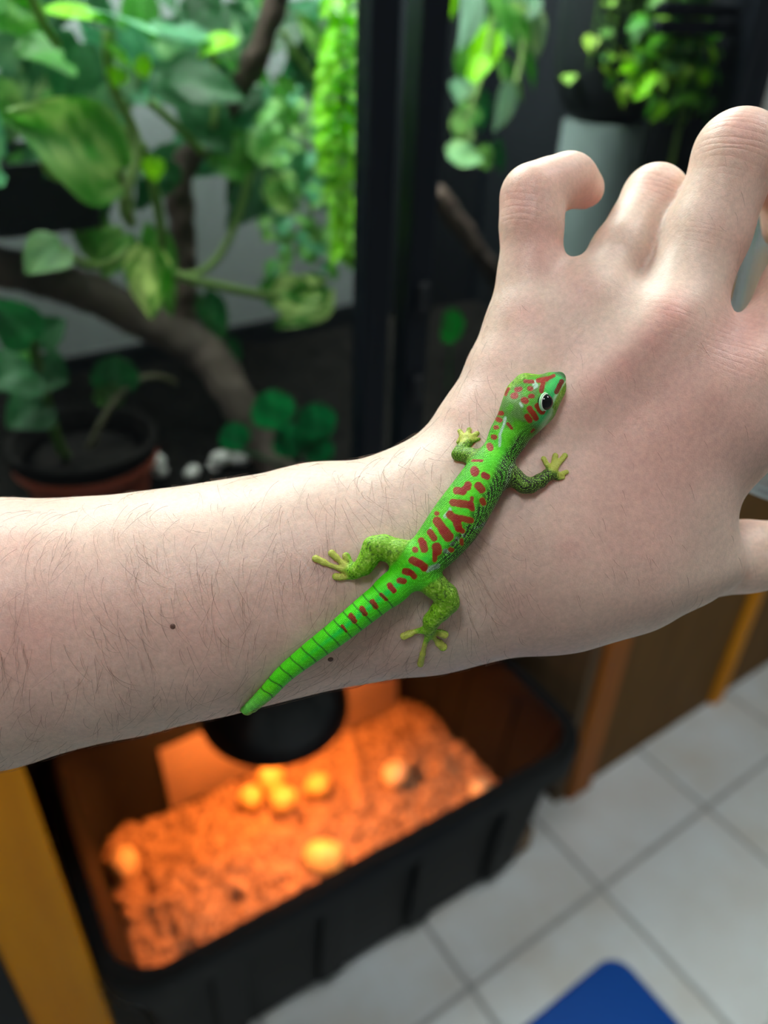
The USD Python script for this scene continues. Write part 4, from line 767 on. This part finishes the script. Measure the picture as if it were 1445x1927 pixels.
def paint_gecko():
    V, F = GEO.mesh(); x, y = pix(V); n = GEO.grad(V)
    ax = np.array(GECKO_AXIS, float); seglen = np.hypot(*np.diff(ax, axis=0).T); cum = np.r_[0, np.cumsum(seglen)]
    best = np.full(len(V), 1e9); s = np.zeros(len(V)); t = np.zeros(len(V)); dirx = np.zeros(len(V)); diry = np.zeros(len(V))
    for i in range(len(ax) - 1):
        e = (ax[i + 1] - ax[i]) / seglen[i]; u = (x - ax[i, 0]) * e[0] + (y - ax[i, 1]) * e[1]; uc = np.clip(u, 0, seglen[i])
        dd = np.hypot(x - ax[i, 0] - uc * e[0], y - ax[i, 1] - uc * e[1]); k = dd < best
        best[k] = dd[k]; s[k] = cum[i] + uc[k]; t[k] = (e[0] * (y - ax[i, 1]) - e[1] * (x - ax[i, 0]))[k]; dirx[k] = e[0]; diry[k] = e[1]
    hw = np.interp(s, [0, 30, 70, 120, 160, 200, 250, 330, 400, 470, 560, 700, 800, 870], [14, 24, 42, 46, 36, 32, 46, 54, 46, 33, 30, 24, 16, 8])
    q = -t / hw                                                     # + on the right side of the picture
    limb = np.clip((best / hw - 1.02) / .18, 0, 1)
    w1 = meshkit.fbm(np.stack([x / 16, y / 16, 0 * x], -1), 3, 2)
    c = np.tile(srgb(102, 208, 16), (len(V), 1))
    c = mixc(c, srgb(70, 184, 24), np.clip((w1 - .4) * 2, 0, .6))
    mid = np.clip(1 - np.abs(q) / .65, 0, 1)
    teal = srgb(30, 196, 84)
    c = mixc(c, teal, mid * np.interp(s, [250, 330, 430, 480, 500, 640, 740, 800], [0, .35, .55, .7, .95, .95, .4, 0]))
    tail = np.interp(s, [440, 520], [0, 1]); c = mixc(c, srgb(84, 216, 20), tail * (1 - mid) * .8)
    tip = np.interp(s, [800, 860], [0, .8]); c = mixc(c, srgb(120, 205, 100), tip)
    head = np.interp(s, [110, 165], [1, 0])
    c = mixc(c, srgb(70, 132, 36), head * .85)
    c = mixc(c, srgb(96, 108, 78), head * .55 * np.clip((w1 - .42) * 5, 0, 1))
    c = mixc(c, srgb(62, 178, 112), .85 * np.clip(1 - seg(x, y, 1052, 712, 1020, 790) / 20, 0, 1) ** .7)
    c = mixc(c, srgb(70, 195, 100), .9 * np.clip(1 - seg(x, y, 1050, 712, 1026, 738) / 9, 0, 1) ** .5)
    c = mixc(c, srgb(90, 185, 70), .6 * np.clip(1 - seg(x, y, 1000, 790, 1020, 740) / 14, 0, 1))
    c = mixc(c, srgb(30, 44, 32), .85 * np.clip(1 - seg(x, y, 1048, 700, 1062, 706) / 7, 0, 1) ** .6)
    pale = np.interp(q, [.8, 1.0], [0, 1]) * np.interp(s, [30, 60, 330, 420], [1, 1, 1, 0]) * (1 - limb); c = mixc(c, srgb(196, 222, 186), .75 * pale)
    jit = 1.6 * (meshkit.fbm(np.stack([x / 5, y / 5, 0 * x], -1), 2, 8) - .5)
    def stamp(rows, col, amt, soft=1.0):
        nonlocal c
        for x0, y0, x1, y1, r in rows:
            w = np.clip((r - seg(x, y, x0, y0, x1, y1) + jit) / soft + .5, 0, 1) * amt * (n[:, 2] < .1); c = mixc(c, col, w)
    # legs and toes
    lc = srgb(124, 172, 48); c = mixc(c, lc, limb * .9)
    spk = meshkit.noise(V * 1900, 4); c = mixc(c, srgb(170, 205, 100), limb * np.clip((spk - .62) * 5, 0, .8)); c = mixc(c, srgb(46, 70, 20), limb * np.clip((.36 - spk) * 5, 0, .75))
    toe = np.zeros(len(V))
    for tx, ty, r in ((1048, 866, 26), (1062, 892, 17), (1026, 866, 15), (866, 818, 20), (890, 816, 18), (605, 1052, 32), (633, 1055, 26), (640, 1086, 18), (764, 1196, 24), (794, 1235, 30), (833, 1206, 22)):
        toe = np.maximum(toe, np.clip((r - np.hypot(x - tx, y - ty)) / 8, 0, 1))
    c = mixc(c, srgb(172, 172, 92), toe * .9)
    stamp(PALE, srgb(178, 205, 190), .8, 1.6); stamp([(a, b, e, d, 1.18 * r + .5) for a, b, e, d, r in RED], srgb(128, 36, 8), .97); stamp(LORE, srgb(104, 26, 16), .97)
    # rings round the tail
    for rx, ry in RING:
        i = int(np.argmin(np.hypot(x - rx, y - ry))); w = np.clip(1.0 - np.abs(s - s[i] + 2.5 * np.sin(q * 2.2)) / 1.9, 0, 1) ** .6 * (s > 470) * (best < hw * 1.12); c = mixc(c, srgb(16, 44, 8), .9 * w)
    gap = np.interp(q, [-1.0, -.55, -.2, .10, .40], [.75, .35, .15, .25, 1.0]) * np.interp(s, [90, 150, 400, 470], [.15, 1, 1, .35])
    gap = np.maximum(gap, limb * .38) * (1 - toe * .8); gap = np.maximum(gap, .18)
    for x0, y0, x1, y1, r in RED: gap *= 1 - .92 * np.clip((1.18 * r + .8 - seg(x, y, x0, y0, x1, y1)) / 1.5 + .5, 0, 1)
    c = np.clip(c * 1.12, 0, .9); lum = c.mean(1, keepdims=True); c = np.clip(lum + (c - lum) * 1.15, .004, .9)
    mm = .145
    place = np.stack([s * mm, t * mm, V[:, 2] * 1000], -1); lp = np.stack([x * mm, y * mm, V[:, 2] * 1000], -1); place = np.where(limb[:, None] > .5, lp, place)
    return V, F, c, gap, place
gecko = thing('gecko', 'bright green gecko with rust red spots lying across the wrist, head raised towards the fingers', 'gecko')
gv, gf, gc, ggap, gplace = paint_gecko()
gb = obj('body', (to_world(gv), gf), MATS['gecko_scales'], gecko, smooth=True, tint=gc)
pv = UsdGeom.PrimvarsAPI(UsdGeom.Mesh(gb))
pv.CreatePrimvar('scale_place', Sdf.ValueTypeNames.Float3Array, 'vertex').Set(Vt.Vec3fArray.FromNumpy(gplace.astype(np.float32)))
pv.CreatePrimvar('scale_gap', Sdf.ValueTypeNames.FloatArray, 'vertex').Set(Vt.FloatArray.FromNumpy(ggap.astype(np.float32)))
def gecko_eye(px, py, face, rpx, rname=''):
    d = float(GEO.depth(px, py)[0]); u = d / FPX; f = np.array(face, float); f /= np.linalg.norm(f)
    S = J(px, py, d); C = S - f * rpx * u * .42
    ball = trimesh.creation.icosphere(4, rpx * u); ball.apply_translation(C)
    T = trimesh.geometry.align_vectors([0, 0, 1], f)
    def ring(R_, r_, off):
        a = trimesh.creation.torus(R_ * u, r_ * u, 48, 14); a.apply_transform(T); a.apply_translation(C + f * off * u); return a
    e = obj('eye', (to_world(ball.vertices), ball.faces), MATS['eye_black'], gecko, smooth=True, label='round glossy black eye')
    a = ring(rpx * .97, rpx * .08, rpx * .28); obj('eye_rim', (to_world(a.vertices), a.faces), MATS['eye_rim_pale'], e, smooth=True, label='pale rim of the eye')
    a = ring(rpx * 1.06, rpx * .12, rpx * .12); obj('eyelid', (to_world(a.vertices), a.faces), MATS['eye_rim'], e, smooth=True, label='light green eyelid')
gecko_eye(1030, 757, (.66, .16, -.73), 16.0)
